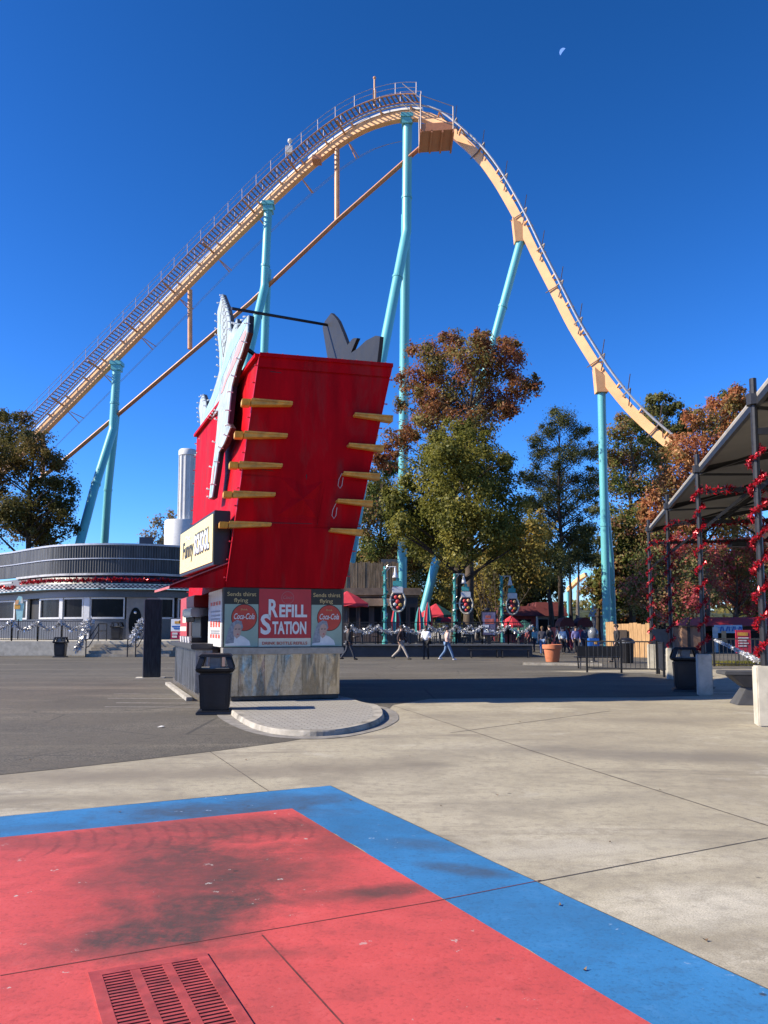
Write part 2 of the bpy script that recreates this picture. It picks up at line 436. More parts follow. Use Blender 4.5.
M['wood']=mat('weathered_fence_wood',(.19,.14,.09),.85,0,.5,2.5,.2,stretch=(4,4,.4))
M['palewood']=mat('pale_pine_boards',(.42,.25,.115),.8,0,.25,3,.2,stretch=(5,5,.6))
M['bark']=m_bark('grey_brown_bark',(.10,.075,.055)); M['barkdark']=m_bark('dark_bark',(.05,.038,.03)); M['barkpale']=m_bark('pale_bark',(.30,.25,.20))
M['canopy']=mat('grey_canopy_sheet',(.18,.172,.158),.7,0,.1,2)
M['canopyrim']=mat('pale_canopy_rim',(.36,.33,.29),.5,0,.12,5)
M['tinselred']=mat('red_foil_tinsel',(.42,.008,.02),.28,.35,.35,9)
M['tinselsilver']=mat('silver_foil_tinsel',(.62,.62,.62),.3,.5,.25,9)
M['tinselgreen']=mat('green_foil_tinsel',(.04,.30,.26),.3,.35,.3,9)
M['glassdark']=mat('dark_window_glass',(.007,.008,.009),.25,0,.2,2,.12)
M['chrome']=m_steel('diner_corrugated_steel',(.13,.13,.13),.42,False)
M['frame']=mat('white_window_frame',(.46,.46,.46),.4,.1,.08,6)
M['roofred']=mat('red_metal_roof',(.40,.03,.035),.5,0,.12,4)
M['roofdark']=mat('dark_red_shingle',(.11,.02,.018),.7,0,.2,5)
M['umbred']=mat('red_umbrella_cloth',(.50,.03,.045),.75,0,.08,3)
M['umbteal']=mat('teal_umbrella_cloth',(.06,.33,.31),.75,0,.08,3)
M['umbgreen']=mat('dark_green_umbrella_cloth',(.015,.085,.07),.75,0,.1,3)
M['posterred']=mat('poster_red',(0.546,0.039,0.039),.5,0,.06,4)
M['posterteal']=mat('poster_grey_green',(0.34,0.44,0.32),.5,0,.08,4)
M['posterdark']=mat('poster_dark_brown',(0.033,0.029,0.018),.5,0,.1,4)
M['posterdisc']=mat('poster_orange_red_disc',(0.585,0.065,0.033),.5,0,.1,6)
M['postergold']=mat('poster_gold',(0.650,0.468,0.182),.5,0,.06,6)
M['posterskin']=mat('poster_skin',(0.572,0.364,0.260),.5,0,.1,8)
M['posterhair']=mat('poster_grey',(0.312,0.325,0.325),.5,0,.3,18)
M['posterwhite']=mat('poster_white',(0.800,0.780,0.689),.5,0,.08,8)
M['postercream']=mat('poster_cream',(0.780,0.702,0.494),.5,0,.05,6)
M['skin']=mat('skin',(.50,.30,.21),.6,0,.05,8)
M['skin2']=mat('brown_skin',(.16,.085,.055),.6,0,.05,8)
M['blue']=mat('blue_plastic',(.02,.12,.42),.4,0,.08,6)
# ================================================================= ground
def struct(o): o['kind']='structure'; return o
def sheet(name, poly, z, m):
    b=MB(); pts=[V(p.x,p.y,z) for p in poly]
    bm=bmesh.new(); vs=[bm.verts.new(p) for p in pts]
    es=[bm.edges.new((vs[i],vs[(i+1)%len(vs)])) for i in range(len(vs))]
    bmesh.ops.triangle_fill(bm,use_beauty=True,edges=es)
    bm.normal_update()
    for f in bm.faces:
        if f.normal.z<0: f.normal_flip()
    me=bpy.data.meshes.new(name); bm.to_mesh(me); bm.free(); me.materials.append(m)
    o=bpy.data.objects.new(name,me); COL.objects.link(o); return struct(o)
b=MB(); b.quad((-1500,-300,0),(1500,-300,0),(1500,2500,0),(-1500,2500,0))
struct(b.build('ground',M['concrete'],off=(0,0,0)))
# asphalt on the left and across the back; its right tongue is shaped to the kiosk's shadow
asph=[G(0,775),G(70,768),G(150,759),G(225,750),G(285,742),G(308,738),G(345,731),G(384,714),G(393,705),G(430,699),G(540,698),G(640,697.5),G(700,696),G(716,688),G(690,677),G(640,673),G(585,672.5),G(545,671)]
asph+=[V(30,34,0),V(60,60,0),V(60,120,0),V(-120,120,0),V(-120,20,0),V(-30,6.5,0)]
sheet('asphalt',asph,.004,M['asphalt'])
# painted corner of the plaza
bo=[G(0,817),G(330,786),G(768,990)]; bi=[G(0,838),G(292,809),G(650,1024)]
def ext(a,b,k): return a+(b-a)*k
L0=ext(bo[1],bo[0],2.2); R0=ext(bo[1],bo[2],1.6); Li=ext(bi[1],bi[0],2.2); Ri=ext(bi[1],bi[2],1.5)
M['bluepaint']=m_paint('blue_ground_paint',(.037,.185,.40),[(G(215,812).x,G(215,812).y,1.3,.5,.1,.75),(G(300,800).x,G(300,800).y,.8,.4,.1,.5),(G(460,870).x,G(460,870).y,.5,.16,-.5,.6),(G(420,845).x,G(420,845).y,.5,.2,-.5,.4),(G(60,828).x,G(60,828).y,.6,.2,.1,.3)],(.3,.4,.55))
gs=[(150,936,.75,.45,.25,1.0),(200,905,.7,.5,.2,.95),(185,865,.85,1.0,.1,.9),(270,872,.7,.6,.2,.6),(330,897,.7,.22,.2,.55),(398,891,.5,.18,.3,.8),(230,828,1.5,.55,.05,.75),(340,845,.6,.35,.0,.5),(60,842,1.3,.35,.0,.45),(250,955,.5,.12,.1,.35)]
M['redpaint']=m_paint('red_ground_paint',(.57,.082,.076),[(G(x,y).x,G(x,y).y,rx,ry,rt,a) for x,y,rx,ry,rt,a in gs],arcs=(G(-20,848),G(395,822),.42))
def rough(pl,amp=.007,st=.12):
    out=[]
    for i,p in enumerate(pl):
        q=pl[(i+1)%len(pl)]; n=max(1,int((q-p).length/st)); t=(q-p).normalized(); sd=V(-t.y,t.x,0)
        for k in range(n):
            c=p.lerp(q,k/n); out.append(c+sd*(mnoise.noise(c*9)*amp*1.6+mnoise.noise(c*2.1)*amp) if k else c)
    return out
sheet('blue_painted_band',rough([L0,bo[1],R0,Ri,bi[1],Li]),.004,M['bluepaint'])
sheet('red_painted_ground',[Li,bi[1],Ri,V(Ri.x,-1.5,0),V(Li.x,-1.5,0)],.0045,M['redpaint'])
# joints between slabs (thin sealant strips)
M['joint']=mat('joint_sealant',(.10,.085,.07),.9,0,.4,9)
M['jointred']=mat('painted_joint',(.14,.03,.028),.9,0,.4,9)
def joint(pts,w,m,z=.003):
    b=MB(); P3=[V(p.x,p.y,z) for p in pts]
    for p,q in zip(P3,P3[1:]):
        n=max(2,int((q-p).length/.4)); t=(q-p).normalized(); sd=V(-t.y,t.x,0)
        pr=None
        for k in range(n+1):
            c=p.lerp(q,k/n)+sd*(mnoise.noise(p.lerp(q,k/n)*2.3)*.012)
            ww=w*(.7+.6*abs(mnoise.noise(c*5)))
            cur=(c-sd*ww/2,c+sd*ww/2)
            if pr: b.quad(pr[0],cur[0],cur[1],pr[1])
            pr=cur
    return struct(b.build('expansion_joint',m,off=(0,0,0),fix=False))
joint([G(538,881.6),G(768,838)],.014,M['joint']); joint([ext(G(520,885),G(768,838),1),ext(G(520,885),G(768,838),2)],.014,M['joint'])
joint([G(430,903),G(541,881)],.010,M['jointred'],.0062); joint([G(0,977),G(430,903)],.010,M['jointred'],.0062)
joint([G(262,936),G(340,1024),ext(G(262,936),G(340,1024),1.8)],.010,M['jointred'],.0062)
joint([G(388,704),G(560,760),G(768,826),ext(G(388,704),G(768,826),1.6)],.02,M['joint'])
joint([G(200,745),G(268,791)],.016,M['joint']); joint([G(450,733),G(610,711)],.02,M['joint'])
# painted lines left by the queue
M['oldline']=mat('worn_white_line',(.33,.31,.27),.9,0,.3,6)
for y in (694,698.5,703,707):
    a,c=G(112+random.randint(-8,8),y),G(196+(y-694)*.4,y+.5)
    joint([a,c],.07,M['oldline'],.0062)['label']='worn pale line on the asphalt beside the kiosk counter'

for a_,c_ in ((bo[0],bo[1]),(bo[1],bo[2])): joint([a_,c_],.009,M['joint'],.0058)
# drain grate
def drain():
    c=[G(93,976),G(203,957),G(262,1036),G(118,1062)]
    o=(c[0]+c[1]+c[2]+c[3])/4
    t=thing('drain_grate','rectangular red painted drain grate set flush in the red ground','drain grate',(o.x,o.y,0))
    gm=mat('red_painted_iron',(.42,.065,.06),.6,.1,.25,9,.4,.4)
    xd=(c[1]-c[0]); yd=(c[3]-c[0]); xl,yl=xd.length,yd.length; xd.normalize(); yd.normalize()
    sh=MB(); sh.quad(*[V(p.x,p.y,.0065) for p in (c[0],c[1],c[0]+xd*xl+yd*yl,c[0]+yd*yl)])
    sh.build('pit',mat('dark_red_pit',(.05,.013,.012),.9),t,fix=False)  # flat dark red sheet under the bars, without depth
    z0,z1=.007,.013
    fr=MB()
    def slab(bb,a0,a1,b0,b1,h=z1):
        p=[c[0]+xd*a+yd*q for a,q in ((a0,b0),(a1,b0),(a0,b1),(a1,b1))]
        bb.hexa(*[V(q.x,q.y,z0) for q in p],*[V(q.x,q.y,h) for q in p])
    e=.035
    slab(fr,-.02,xl+.02,-.02,e); slab(fr,-.02,xl+.02,yl-e,yl+.02); slab(fr,-.02,e,e,yl-e); slab(fr,xl-e,xl+.02,e,yl-e)
    fr.build('frame',gm,t)
    br=MB()
    for k in (1,2):
        a=e+(xl-2*e)*k/3; slab(br,a-.022,a+.022,e,yl-e,z1-.001)
    n=int((yl-2*e)/.029)
    for k in range(n):
        q=e+(yl-2*e)*(k+.5)/n
        slab(br,e,xl-e,q-.0078,q+.0078,z1-.002)
    br.build('bars',gm,t)
drain()
# round paver island in front of the kiosk
isl_px=[(224,694),(222,700),(227,708),(235,715.6),(250.6,725),(268,730.5),(285,733),(310,734.2),(335,733),(356,729.5),(372,725),(380,720.5),(382.5,717),(381,712),(375.6,708),(362,702),(340,696),(300,693)]
isl=[G(x,y-(3.5 if y>703 else 0),.085) for x,y in isl_px]
ctr=sum(isl,V(0,0,0))/len(isl)
inn=[p+(ctr-p).normalized()*.17 for p in isl]; gut=[p-(ctr-p).normalized()*.30 for p in isl]
isl=catmull(isl+[isl[0]],4)[:-1]; inn=catmull(inn+[inn[0]],4)[:-1]; gut=catmull(gut+[gut[0]],4)[:-1]
sheet('paver_island',inn,.083,M['paver'])
b=MB(); n=len(isl)
for k in range(n):
    j=(k+1)%n
    for A,Bz,Cc,Dz in ((inn,.082,isl,.087),):
        b.quad(V(A[k].x,A[k].y,Bz),V(A[j].x,A[j].y,Bz),V(Cc[j].x,Cc[j].y,Dz),V(Cc[k].x,Cc[k].y,Dz))
    o1=[p-(ctr-p).normalized()*.02 for p in (isl[k],isl[j])]
    b.quad(V(isl[k].x,isl[k].y,.087),V(isl[j].x,isl[j].y,.087),V(o1[1].x,o1[1].y,.068),V(o1[0].x,o1[0].y,.068))
    o2=[p-(ctr-p).normalized()*.04 for p in (isl[k],isl[j])]
    b.quad(V(o1[0].x,o1[0].y,.068),V(o1[1].x,o1[1].y,.068),V(o2[1].x,o2[1].y,0),V(o2[0].x,o2[0].y,0))
struct(b.build('kerb',M['kerb'],off=(0,0,0),smooth=True))
b=MB()
for k in range(n):
    j=(k+1)%n
    if gut[k].y>17.2: continue
    o2=[p-(ctr-p).normalized()*.05 for p in (isl[k],isl[j])]
    b.quad(V(o2[0].x,o2[0].y,.0075),V(o2[1].x,o2[1].y,.0075),V(gut[j].x,gut[j].y,.0075),V(gut[k].x,gut[k].y,.0075))
struct(b.build('gutter',mat('gutter_concrete',(.24,.22,.19),.9,0,.3,4),off=(0,0,0),fix=False))
# pale kerb strip far across the plaza
b=MB(); a,c=G(523,665),G(602,666); b.beam(a+V(0,0,.05),c+V(0,0,.05),.3,.1); struct(b.build('kerb',M['kerb']))
b=MB(); b.box((-14,32.5,.004),(20,.12,.012)); 

# ================================================================= kiosk
O=G(229,700,.12); O.z=0; FR0=G(340,697,.12)
au=math.atan2(FR0.y-O.y,FR0.x-O.x); av=R(20.7)
U=V(math.cos(au),math.sin(au),0); Vd=V(-math.sin(av),math.cos(av),0)
OUT=V(-math.cos(av),-math.sin(av),0)
def K(a,bb,z=0.0): return O+U*a+Vd*bb+V(0,0,z)
kiosk=thing('refill_kiosk','tall red leaning drink kiosk with yellow ledges and a steel base on the paver island','kiosk',K(1.2,3.5,0))
W=V(FR0.x-O.x,FR0.y-O.y,0).length+.02; D=7.5
def kbox(mb,a0,a1,b0,b1,z0,z1):
    return mb.hexa(K(a0,b0,z0),K(a1,b0,z0),K(a0,b1,z0),K(a1,b1,z0),K(a0,b0,z1),K(a1,b0,z1),K(a0,b1,z1),K(a1,b1,z1))
# steel front, split into tall panels that are not quite flat
b=MB(); npan=9
for k in range(npan):
    a0=-.08+(W+.05)*k/npan; a1=-.08+(W+.05)*(k+1)/npan-.004
    da=.012*random.uniform(-1,1); db=.012*random.uniform(-1,1)
    b.hexa(K(a0,da,.19),K(a1,db,.19),K(a0,.1,.19),K(a1,.1,.19),K(a0,da*-.6,1.05),K(a1,-db,1.05),K(a0,.1,1.05),K(a1,.1,1.05))
b.build('front_panel',M['steel'],kiosk)
b=MB(); kbox(b,.05,W-.05,.03,.3,.10,.185); kbox(b,-.42,W-.05,.33,D-.1,0,.16); b.build('plinth',mat('grimy_plinth',(.08,.07,.06),.8,0,.3,5),kiosk)
b=MB(); kbox(b,-.16,W+.03,-.10,.2,1.052,1.19); b.build('front_ledge',M['ledge'],kiosk,bevel=.01)
b=MB(); kbox(b,.02,W-.02,.11,D,.19,1.05); kbox(b,W-.1,W-.02,.2,D,1.05,2.44); kbox(b,.02,W-.1,.35,1.2,1.05,2.44); kbox(b,1.25,W-.12,1.21,6.9,1.05,2.44); kbox(b,.02,W-.1,6.9,D,1.05,2.44)
b.build('wall',mat('kiosk_inner_wall',(.05,.03,.03),.7,0,.2,2),kiosk)
# sign board with its posters
sg=MB(); kbox(sg,-.15,W+.06,.02,.2,1.192,2.445); sign=sg.build('sign_board',mat('sign_board_back',(.06,.055,.045),.5),kiosk)
SX0,SX1,SZ0,SZ1=-.13,W+.03,1.21,2.43
def SP(s,t,d=0.0): return K(SX0+(SX1-SX0)*s,.018-d,SZ0+(SZ1-SZ0)*t)
def srect(m,s0,s1,t0,t1,d,name,par=sign):
    b=MB(); e=.006
    b.hexa(SP(s0,t0,d),SP(s1,t0,d),SP(s0,t0,d-e),SP(s1,t0,d-e),SP(s0,t1,d),SP(s1,t1,d),SP(s0,t1,d-e),SP(s1,t1,d-e))
    return b.build(name,m,par)
def sdisc(m,s,t,rx,rz,d,name,par=sign,n=28):
    b=MB(); c=SP(s,t,d)
    pl=[c+U*(rx*math.cos(2*math.pi*k/n))+V(0,0,rz*math.sin(2*math.pi*k/n)) for k in range(n)]
    b.prism(pl,V(0,.006,0)); return b.build(name,m,par)
ZD=V(0,0,1)
srect(M['posterred'],.285,.725,.145,1,.006,'centre_panel')
srect(M['postercream'],.285,.725,.0,.145,.007,'caption_strip')
def poster(s0,s1):
    w=s1-s0; t=1-.27
    p=srect(M['posterteal'],s0,s1,0,t,.006,'poster')
    srect(M['posterdark'],s0,s1,t,1,.0065,'poster_heading')
    text('Sends thirst','lettering',SP(s0+w*.5,.87,.0075),U,ZD,.085,M['postergold'],sign,width=.60,center=True,bold=.006)
    text('flying','lettering',SP(s0+w*.48,.765,.0075),U,ZD,.085,M['postergold'],sign,width=.29,center=True,bold=.006)
    cs=s0+w*.58
    sdisc(M['posterdark'],cs,.50,.272,.285,.0075,'disc_edge'); sdisc(M['posterdisc'],cs,.50,.258,.27,.009,'disc')
    text('Coca-Cola','lettering',SP(cs,.475,.0105),U,ZD,.12,M['posterwhite'],sign,width=.43,center=True,shear=.35,bold=.012)
    text('Drink','lettering',SP(cs,.625,.0105),U,ZD,.035,M['postergold'],sign,width=.14,center=True)
    # generic figure: shoulders, scarf and face
    def pl(pts,m,d,name):
        b=MB(); b.prism([SP(s0+w*x,y,d) for x,y in pts],V(0,.006,0)); b.build(name,m,sign)
    pl([(.02,.02),(.78,.02),(.74,.10),(.58,.17),(.36,.22),(.2,.16),(.05,.1)],M['posterwhite'],.0115,'figure_shoulders')
    pl([(.02,.05),(.28,.07),(.3,.2),(.46,.24),(.55,.33),(.5,.44),(.36,.46),(.2,.40),(.12,.28),(.06,.15)],M['posterhair'],.0125,'figure_scarf')
    pl([(.27,.2),(.36,.14),(.45,.18),(.5,.27),(.49,.36),(.4,.4),(.3,.37),(.26,.28)],M['posterskin'],.0135,'figure_face')
    pl([(.31,.295),(.37,.30),(.37,.31),(.31,.31)],M['posterdark'],.0142,'figure_eye'); pl([(.41,.295),(.47,.30),(.47,.31),(.41,.31)],M['posterdark'],.0142,'figure_eye')
    pl([(.36,.205),(.43,.21),(.41,.225),(.38,.225)],M['posterred'],.0142,'figure_mouth')
poster(.005,.28); poster(.73,.995)
W_=M['posterwhite']
text('R','lettering',SP(.365,.52,.008),U,ZD,.36,W_,sign,width=.20,bold=.03)
text('EFILL','lettering',SP(.455,.52,.008),U,ZD,.25,W_,sign,width=.60,bold=.035)
text('S','lettering',SP(.300,.225,.008),U,ZD,.40,W_,sign,width=.22,bold=.03)
text('TATION','lettering',SP(.398,.225,.008),U,ZD,.25,W_,sign,width=.73,bold=.035)
text('DRINK BOTTLE REFILLS','lettering',SP(.505,.035,.0085),U,ZD,.06,M['posterdisc'],sign,width=.96,center=True,bold=.01)
sdisc(mat('poster_pale_red',(.50,.17,.15),.5),.525,.85,.135,.135,.0075,'emblem_ring'); sdisc(M['posterred'],.525,.85,.125,.125,.0085,'emblem_disc')
text('Coca','lettering',SP(.525,.83,.0062),U,ZD,.07,mat('poster_pale_red',(.5,.17,.15)),sign,width=.2,center=True,shear=.3,bold=.01)
# carton body
FLb=P(226,587,O.y); FRb=P(344,587,FR0.y); FRb.z=FLb.z
FLt=P(259.5,357,O.y); FRt=P(392,374,FR0.y); FRt.z=FLt.z
dd=ray(197,437); BLt=V(0,0,HC)+dd*((FLt.z-HC)/dd.z); BLb=P(188.5,597,BLt.y-.1); BLb.z=FLb.z
BRb=BLb+(FRb-FLb); BRt=BLt+(FRt-FLt)
nF=(FRb-FLb).cross(FLt-FLb).normalized()
if nF.y>0: nF=-nF
nL=(BLb-FLb).cross(FLt-FLb).normalized()
if nL.x>0: nL=-nL
def Fp(s,t,d=0): 
    a=FLb.lerp(FRb,s); c=FLt.lerp(FRt,s); return a.lerp(c,t)+nF*d
def FP(px,py,d=0): return onplane(px,py,FLb,nF)+nF*d
body=MB(); body.hexa(FLb,FRb,BLb,BRb,FLt,FRt,BLt,BRt); body.build('carton_body',M['red'],kiosk)
# front panels: slightly uneven sheets with open seams and a shallow folded star
b=MB()
def panel(s0,s1,t0,t1,d=.02):
    b.hexa(Fp(s0,t0,d),Fp(s1,t0,d),Fp(s0,t0,.002),Fp(s1,t0,.002),Fp(s0,t1,d),Fp(s1,t1,d),Fp(s0,t1,.002),Fp(s1,t1,.002))
panel(.0,.999,.955,1.0,.05); panel(0,1,.485,.948); panel(0,.30,.27,.478,.018); panel(.66,1,.27,.478,.024); panel(.305,.655,.27,.30,.02); panel(0,1,0,.263,.022)
fp=b.build('front_sheet',M['red'],kiosk)
b=MB(); cen=Fp(.5,.385,.085)
rim=[Fp(s,t,.02) for s,t in ((.31,.305),(.43,.305),(.52,.32),(.65,.305),(.60,.39),(.65,.475),(.5,.45),(.40,.475),(.31,.475),(.40,.39))]
for i in range(len(rim)): b.quad(cen,rim[i],rim[(i+1)%len(rim)])
b.build('folded_star',M['red'],kiosk,fix=False)
b=MB(); b.hexa(*[p+q for p,q in zip((FLb,FRb,BLb,BRb,FLb,FRb,BLb,BRb),[nF*.06-V(0,0,.02)]*4+[nF*.06+V(0,0,.05)]*4)]) if False else None
b=MB(); b.beam(FP(270,372,.024),FP(372,384,.024),.03,.012); b.beam(FP(304,500,.026),FP(306,475,.05),.03,.012); b.beam(FP(290,455,.024),FP(322,456,.024),.03,.012)
b.beam(FP(226,522,.026),FP(360,525,.026),.028,.012)
for q_ in (((262,470),(300,474)),((335,470),(368,474)),((287,512),(304,490)),((330,512),(312,478)),((300,400),(300,440))): b.beam(FP(*q_[0],.026),FP(*q_[1],.03),.016,.012)
b.build('seam',M['dark'],kiosk)
# rim and hung corner strip
b=MB(); b.beam(FLt+nF*.03+V(0,0,.03),FRt+nF*.03+V(0,0,.03),.16,.08); b.beam(FLt+nL*.03+V(0,0,.03),BLt+nL*.03+V(0,0,.03),.14,.08); b.build('top_rim',M['red'],kiosk)
b=MB(); b.beam(FLb+V(0,0,.12)+nF*.0,FLt+nL*.012,.12,.012,up=nL) ; 
b.build('corner_strip',M['redtrim'],kiosk)
# yellow ledges
fd=(FRb-FLb).normalized()
def ledge(x0,x1,y0,left):
    b=MB(); a=FP(x0,y0); c=FP(x1,y0+ (0 if left else 0)); c=a+fd*((c-a).dot(fd))
    d=.25; h=.065; ha,hc=(.12,.05) if left else (.05,.12)
    b.hexa(a+nF*d-V(0,0,ha),c+nF*d-V(0,0,hc),a+nF*.02-V(0,0,ha),c+nF*.02-V(0,0,hc),a+nF*d,c+nF*d,a+nF*.02,c+nF*.02)
    lip=MB(); b.hexa(a+nF*(d+.03)-V(0,0,.02),c+nF*(d+.03)-V(0,0,.02),a+nF*d-V(0,0,.02),c+nF*d-V(0,0,.02),a+nF*(d+.03)+V(0,0,.02),c+nF*(d+.03)+V(0,0,.02),a+nF*d+V(0,0,.02),c+nF*d+V(0,0,.02))
    o=b.build('ledge',M['ylw'],kiosk,bevel=.008)
    # end bracket
    e=MB(); q=a if left else c
    s=-1 if left else 1
    q=q+fd*(s*.10)
    e.hexa(q+nF*.2-V(0,0,.12)-fd*.09,q+nF*.2-V(0,0,.12)+fd*.09,q-nF*.06-V(0,0,.12)-fd*.09,q-nF*.06-V(0,0,.12)+fd*.09,q+nF*.27-V(0,0,.0)-fd*.09,q+nF*.27+fd*.09,q-nF*.06-fd*.09,q-nF*.06+fd*.09)
    if left: e.build('ledge_end',M['ylw'],o,bevel=.01)
for x0,x1,y in ((250,291,402),(243,286,434),(238,281,464),(232,274,493),(228,270,523)): ledge(x0,x1,y,True)
for x0,x1,y in ((352,390,416),(346,381,446),(341,377,474),(335,370,501),(328,360,530)): ledge(x0,x1,y,False)
# hanging wire loops
b=MB()
for x,y in ((337,482),(331,512)):
    q=[FP(x+4,y-8,.1),FP(x+1,y-2,.1),FP(x,y+4,.1),FP(x+2,y+7,.1),FP(x+4,y+4,.1),FP(x+5,y-4,.1)]
    b.path(q,.008,5)
b.build('wire',mat('pale_wire',(.5,.42,.38),.5),kiosk)
# bulbs along the carton edges
b=MB()
def bulbs(p,q,n,out,r=.020,mb=None):
    for k in range(n):
        c=p.lerp(q,(k+.5)/n); (mb or b).tube(c,c+out*.05,.014,.014,6); (mb or b).sphere(c+out*.06,r,6,4)
bulbs(FLt+V(0,0,.05),FRt+V(0,0,.05),9,(V(0,0,.6)+nF).normalized()); bulbs(FLt+V(0,0,.05),BLt+V(0,0,.05),18,(V(0,0,.8)+nL).normalized()); bulbs(FLb,FLt,13,nL)
bulbs(FRb,FRt,9,fd); bulbs(BLb,BLt,12,-V(.8,-.2,0))
b.build('bulb_sockets',M['redbulb'],kiosk)
# star sign on the sunny side
pS=FLb+nL*.32
star=[(222,294),(226.5,306),(229.5,318),(231,333),(233.5,327),(236.5,318.5),(237.5,329),(239,327),(243,321.5),(248.5,315),(247.5,332),(242,352),(237,366),(231.6,386),(230.2,398),(227.5,423),(230.3,427.5),(224,443.5),(218.8,452),(216,472),(212,497),(208.7,499),(211,480),(214,455),(216.8,430),(218.2,410),(210,420),(203.2,431.5),(200.5,447),(197.8,460),(197.2,452),(200.3,425),(198.7,407),(200.3,399),(203,394),(205.6,402),(206.2,409),(211.5,397),(216,383),(219.3,370.5),(219.3,354),(217.3,333),(217.3,311.5)]
SPt=[onplane(x,y,pS,nL) for x,y in star]
b=MB(); b.prism([p-nL*.03 for p in SPt],-nL*.10); stb=b.build('star_sign_case',mat('black_sign_case',(.016,.016,.018),.5),kiosk)
b=MB(); b.prism(SPt,-nL*.028); stf=b.build('star_sign_face',M['starwhite'],kiosk)
def stripe(pts,m,d,name):
    b=MB(); b.prism([onplane(x,y,pS,nL)+nL*d for x,y in pts],-nL*.01); b.build(name,m,stf)
stripe([(246.5,318),(246,325),(240,338),(232.5,352),(227,366),(222,378),(219,392),(213,406),(206,416),(203,424),(204,414),(211,400),(217,386),(222,372),(226,356),(230,344),(236,334)],M['starteal'],.008,'teal_stripe')
stripe([(245.5,330),(246.5,333),(240,352),(234,366),(227,380),(223,392),(221,394),(224,384),(230,368),(236,352),(241,338)],M['starpink'],.010,'pink_stripe')
stripe([(219.5,312),(218.6,333),(220.5,354),(221.2,372),(222,362),(221,340),(220.5,322)],M['starteal'],.008,'teal_stripe')
stripe([(213.5,470),(211,494),(210.3,490),(212.5,468),(216,452),(217,458)],M['starteal'],.008,'teal_stripe')
stripe([(215,466),(213,484),(211.5,486),(213.4,468)],M['starpink'],.012,'pink_stripe')
b=MB()
for k in range(6):
    y=306+k*7; b.beam(onplane(222.5,y,pS,nL)+nL*.006,onplane(224.5,y+5,pS,nL)+nL*.006,.02,.01,up=nL); b.beam(onplane(226,y,pS,nL)+nL*.006,onplane(223,y+6,pS,nL)+nL*.006,.02,.01,up=nL)
b.path([onplane(x,y,pS,nL)+nL*.006 for x,y in ((223,300),(220.5,318),(220.5,335),(223.5,357),(226.5,340),(227.5,325),(223,300))],.012,5)
b.build('line_ornament',mat('grey_line_paint',(.2,.2,.2)),stf)
b=MB()
for i in range(len(SPt)):
    p,q=SPt[i],SPt[(i+1)%len(SPt)]; n=max(1,int((q-p).length/.42))
    for k in range(n):
        c=p.lerp(q,(k+.5)/n); e=(q-p).normalized(); o=e.cross(nL)
        b.tube(c-nL*.05,c+nL*.05,.015,n=5); b.sphere(c+nL*.07+o*.02,.024,6,4)
b.build('bulbs',M['bulb'],stf)
# back of the twin sign on the far side, and the tie rod
pR=FRt+V(.35,0,0)
nR=V(-nL.x,-nL.y,0).normalized()
v2=[(331,313),(335,317),(338,321),(343,333),(347.5,345),(352,339),(354,338),(357,338),(354,345),(350.8,353),(358,348),(366,340.5),(375.6,335.6),(380,336.5),(379,347),(376,371),(366,400),(358,420),(350,405),(340,400),(330,372),(326.5,352),(322.5,327),(325,321)]
VP=[onplane(x,y,pR,nR) for x,y in v2]
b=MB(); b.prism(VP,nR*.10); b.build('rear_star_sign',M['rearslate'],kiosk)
b=MB(); b.tube(onplane(228,307.5,pS,nL)-nL*.1,onplane(327,325,pR,nR)+nR*.1,.045,n=8); b.build('tie_rod',M['blackmetal'],kiosk)
b=MB()
for x,y in ((236,345),(232,372)): b.tube(onplane(x,y,pS,nL)-nL*.2,onplane(x,y,pS,nL)-nL*1.4+V(0,0,-.6),.05)
b.tube(VP[16]-nR*.1,VP[16]-nR*1.2+V(0,0,-.3),.05)
b.build('sign_bracket',M['blackmetal'],kiosk)
# cream box sign
Cn=[P(213.3,512,O.y),P(180.5,531.7,O.y*1.232),P(179,573,O.y*1.232),P(211.5,563,O.y)]
ft=(Cn[1]-Cn[0]).normalized(); up=V(0,0,1); fn=up.cross(ft); fn.normalize()
if fn.x>0: fn=-fn
ztop=Cn[0].z; zb=Cn[3].z; ln=V(Cn[1].x-Cn[0].x,Cn[1].y-Cn[0].y,0).length; fx=V(ft.x,ft.y,0).normalized(); fn=V(-fx.y,fx.x,0)
if fn.x>0: fn=-fn
c0=V(Cn[0].x,Cn[0].y,zb); hh=ztop-zb
def CB(a,z,d): return c0+fx*a+V(0,0,z)+fn*d
b=MB(); t=.36
b.hexa(CB(-.03,-.04,-.02),CB(ln+.03,-.04,-.02),CB(-.03,-.04,-t),CB(ln+.03,-.04,-t),CB(-.03,hh+.04,-.02),CB(ln+.03,hh+.04,-.02),CB(-.03,hh+.04,-t),CB(ln+.03,hh+.04,-t))
bs=b.build('box_sign',M['blackmetal'],kiosk,bevel=.012)
b=MB(); b.hexa(CB(.03,.03,.0),CB(ln-.03,.03,0),CB(.03,.03,-.03),CB(ln-.03,.03,-.03),CB(.03,hh-.03,0),CB(ln-.03,hh-.03,0),CB(.03,hh-.03,-.03),CB(ln-.03,hh-.03,-.03)); b.build('sign_face',M['cream'],bs)
rx=-fx   # reading direction (far end is on the left in the photo)
fl=M['posterdark']
text('Funny','lettering',CB(ln*.89,hh*.34,.003),rx,up,.40,fl,bs,width=ln*.36,bold=.02,shear=.1)
text('SCHOOL','lettering',CB(ln*.50,hh*.34,.003),rx,up,.42,fl,bs,width=ln*.42,bold=.09)
text('SCHOOL','lettering',CB(ln*.495,hh*.345,.010),rx,up,.40,M['bulb'],bs,width=ln*.41,bold=.035)
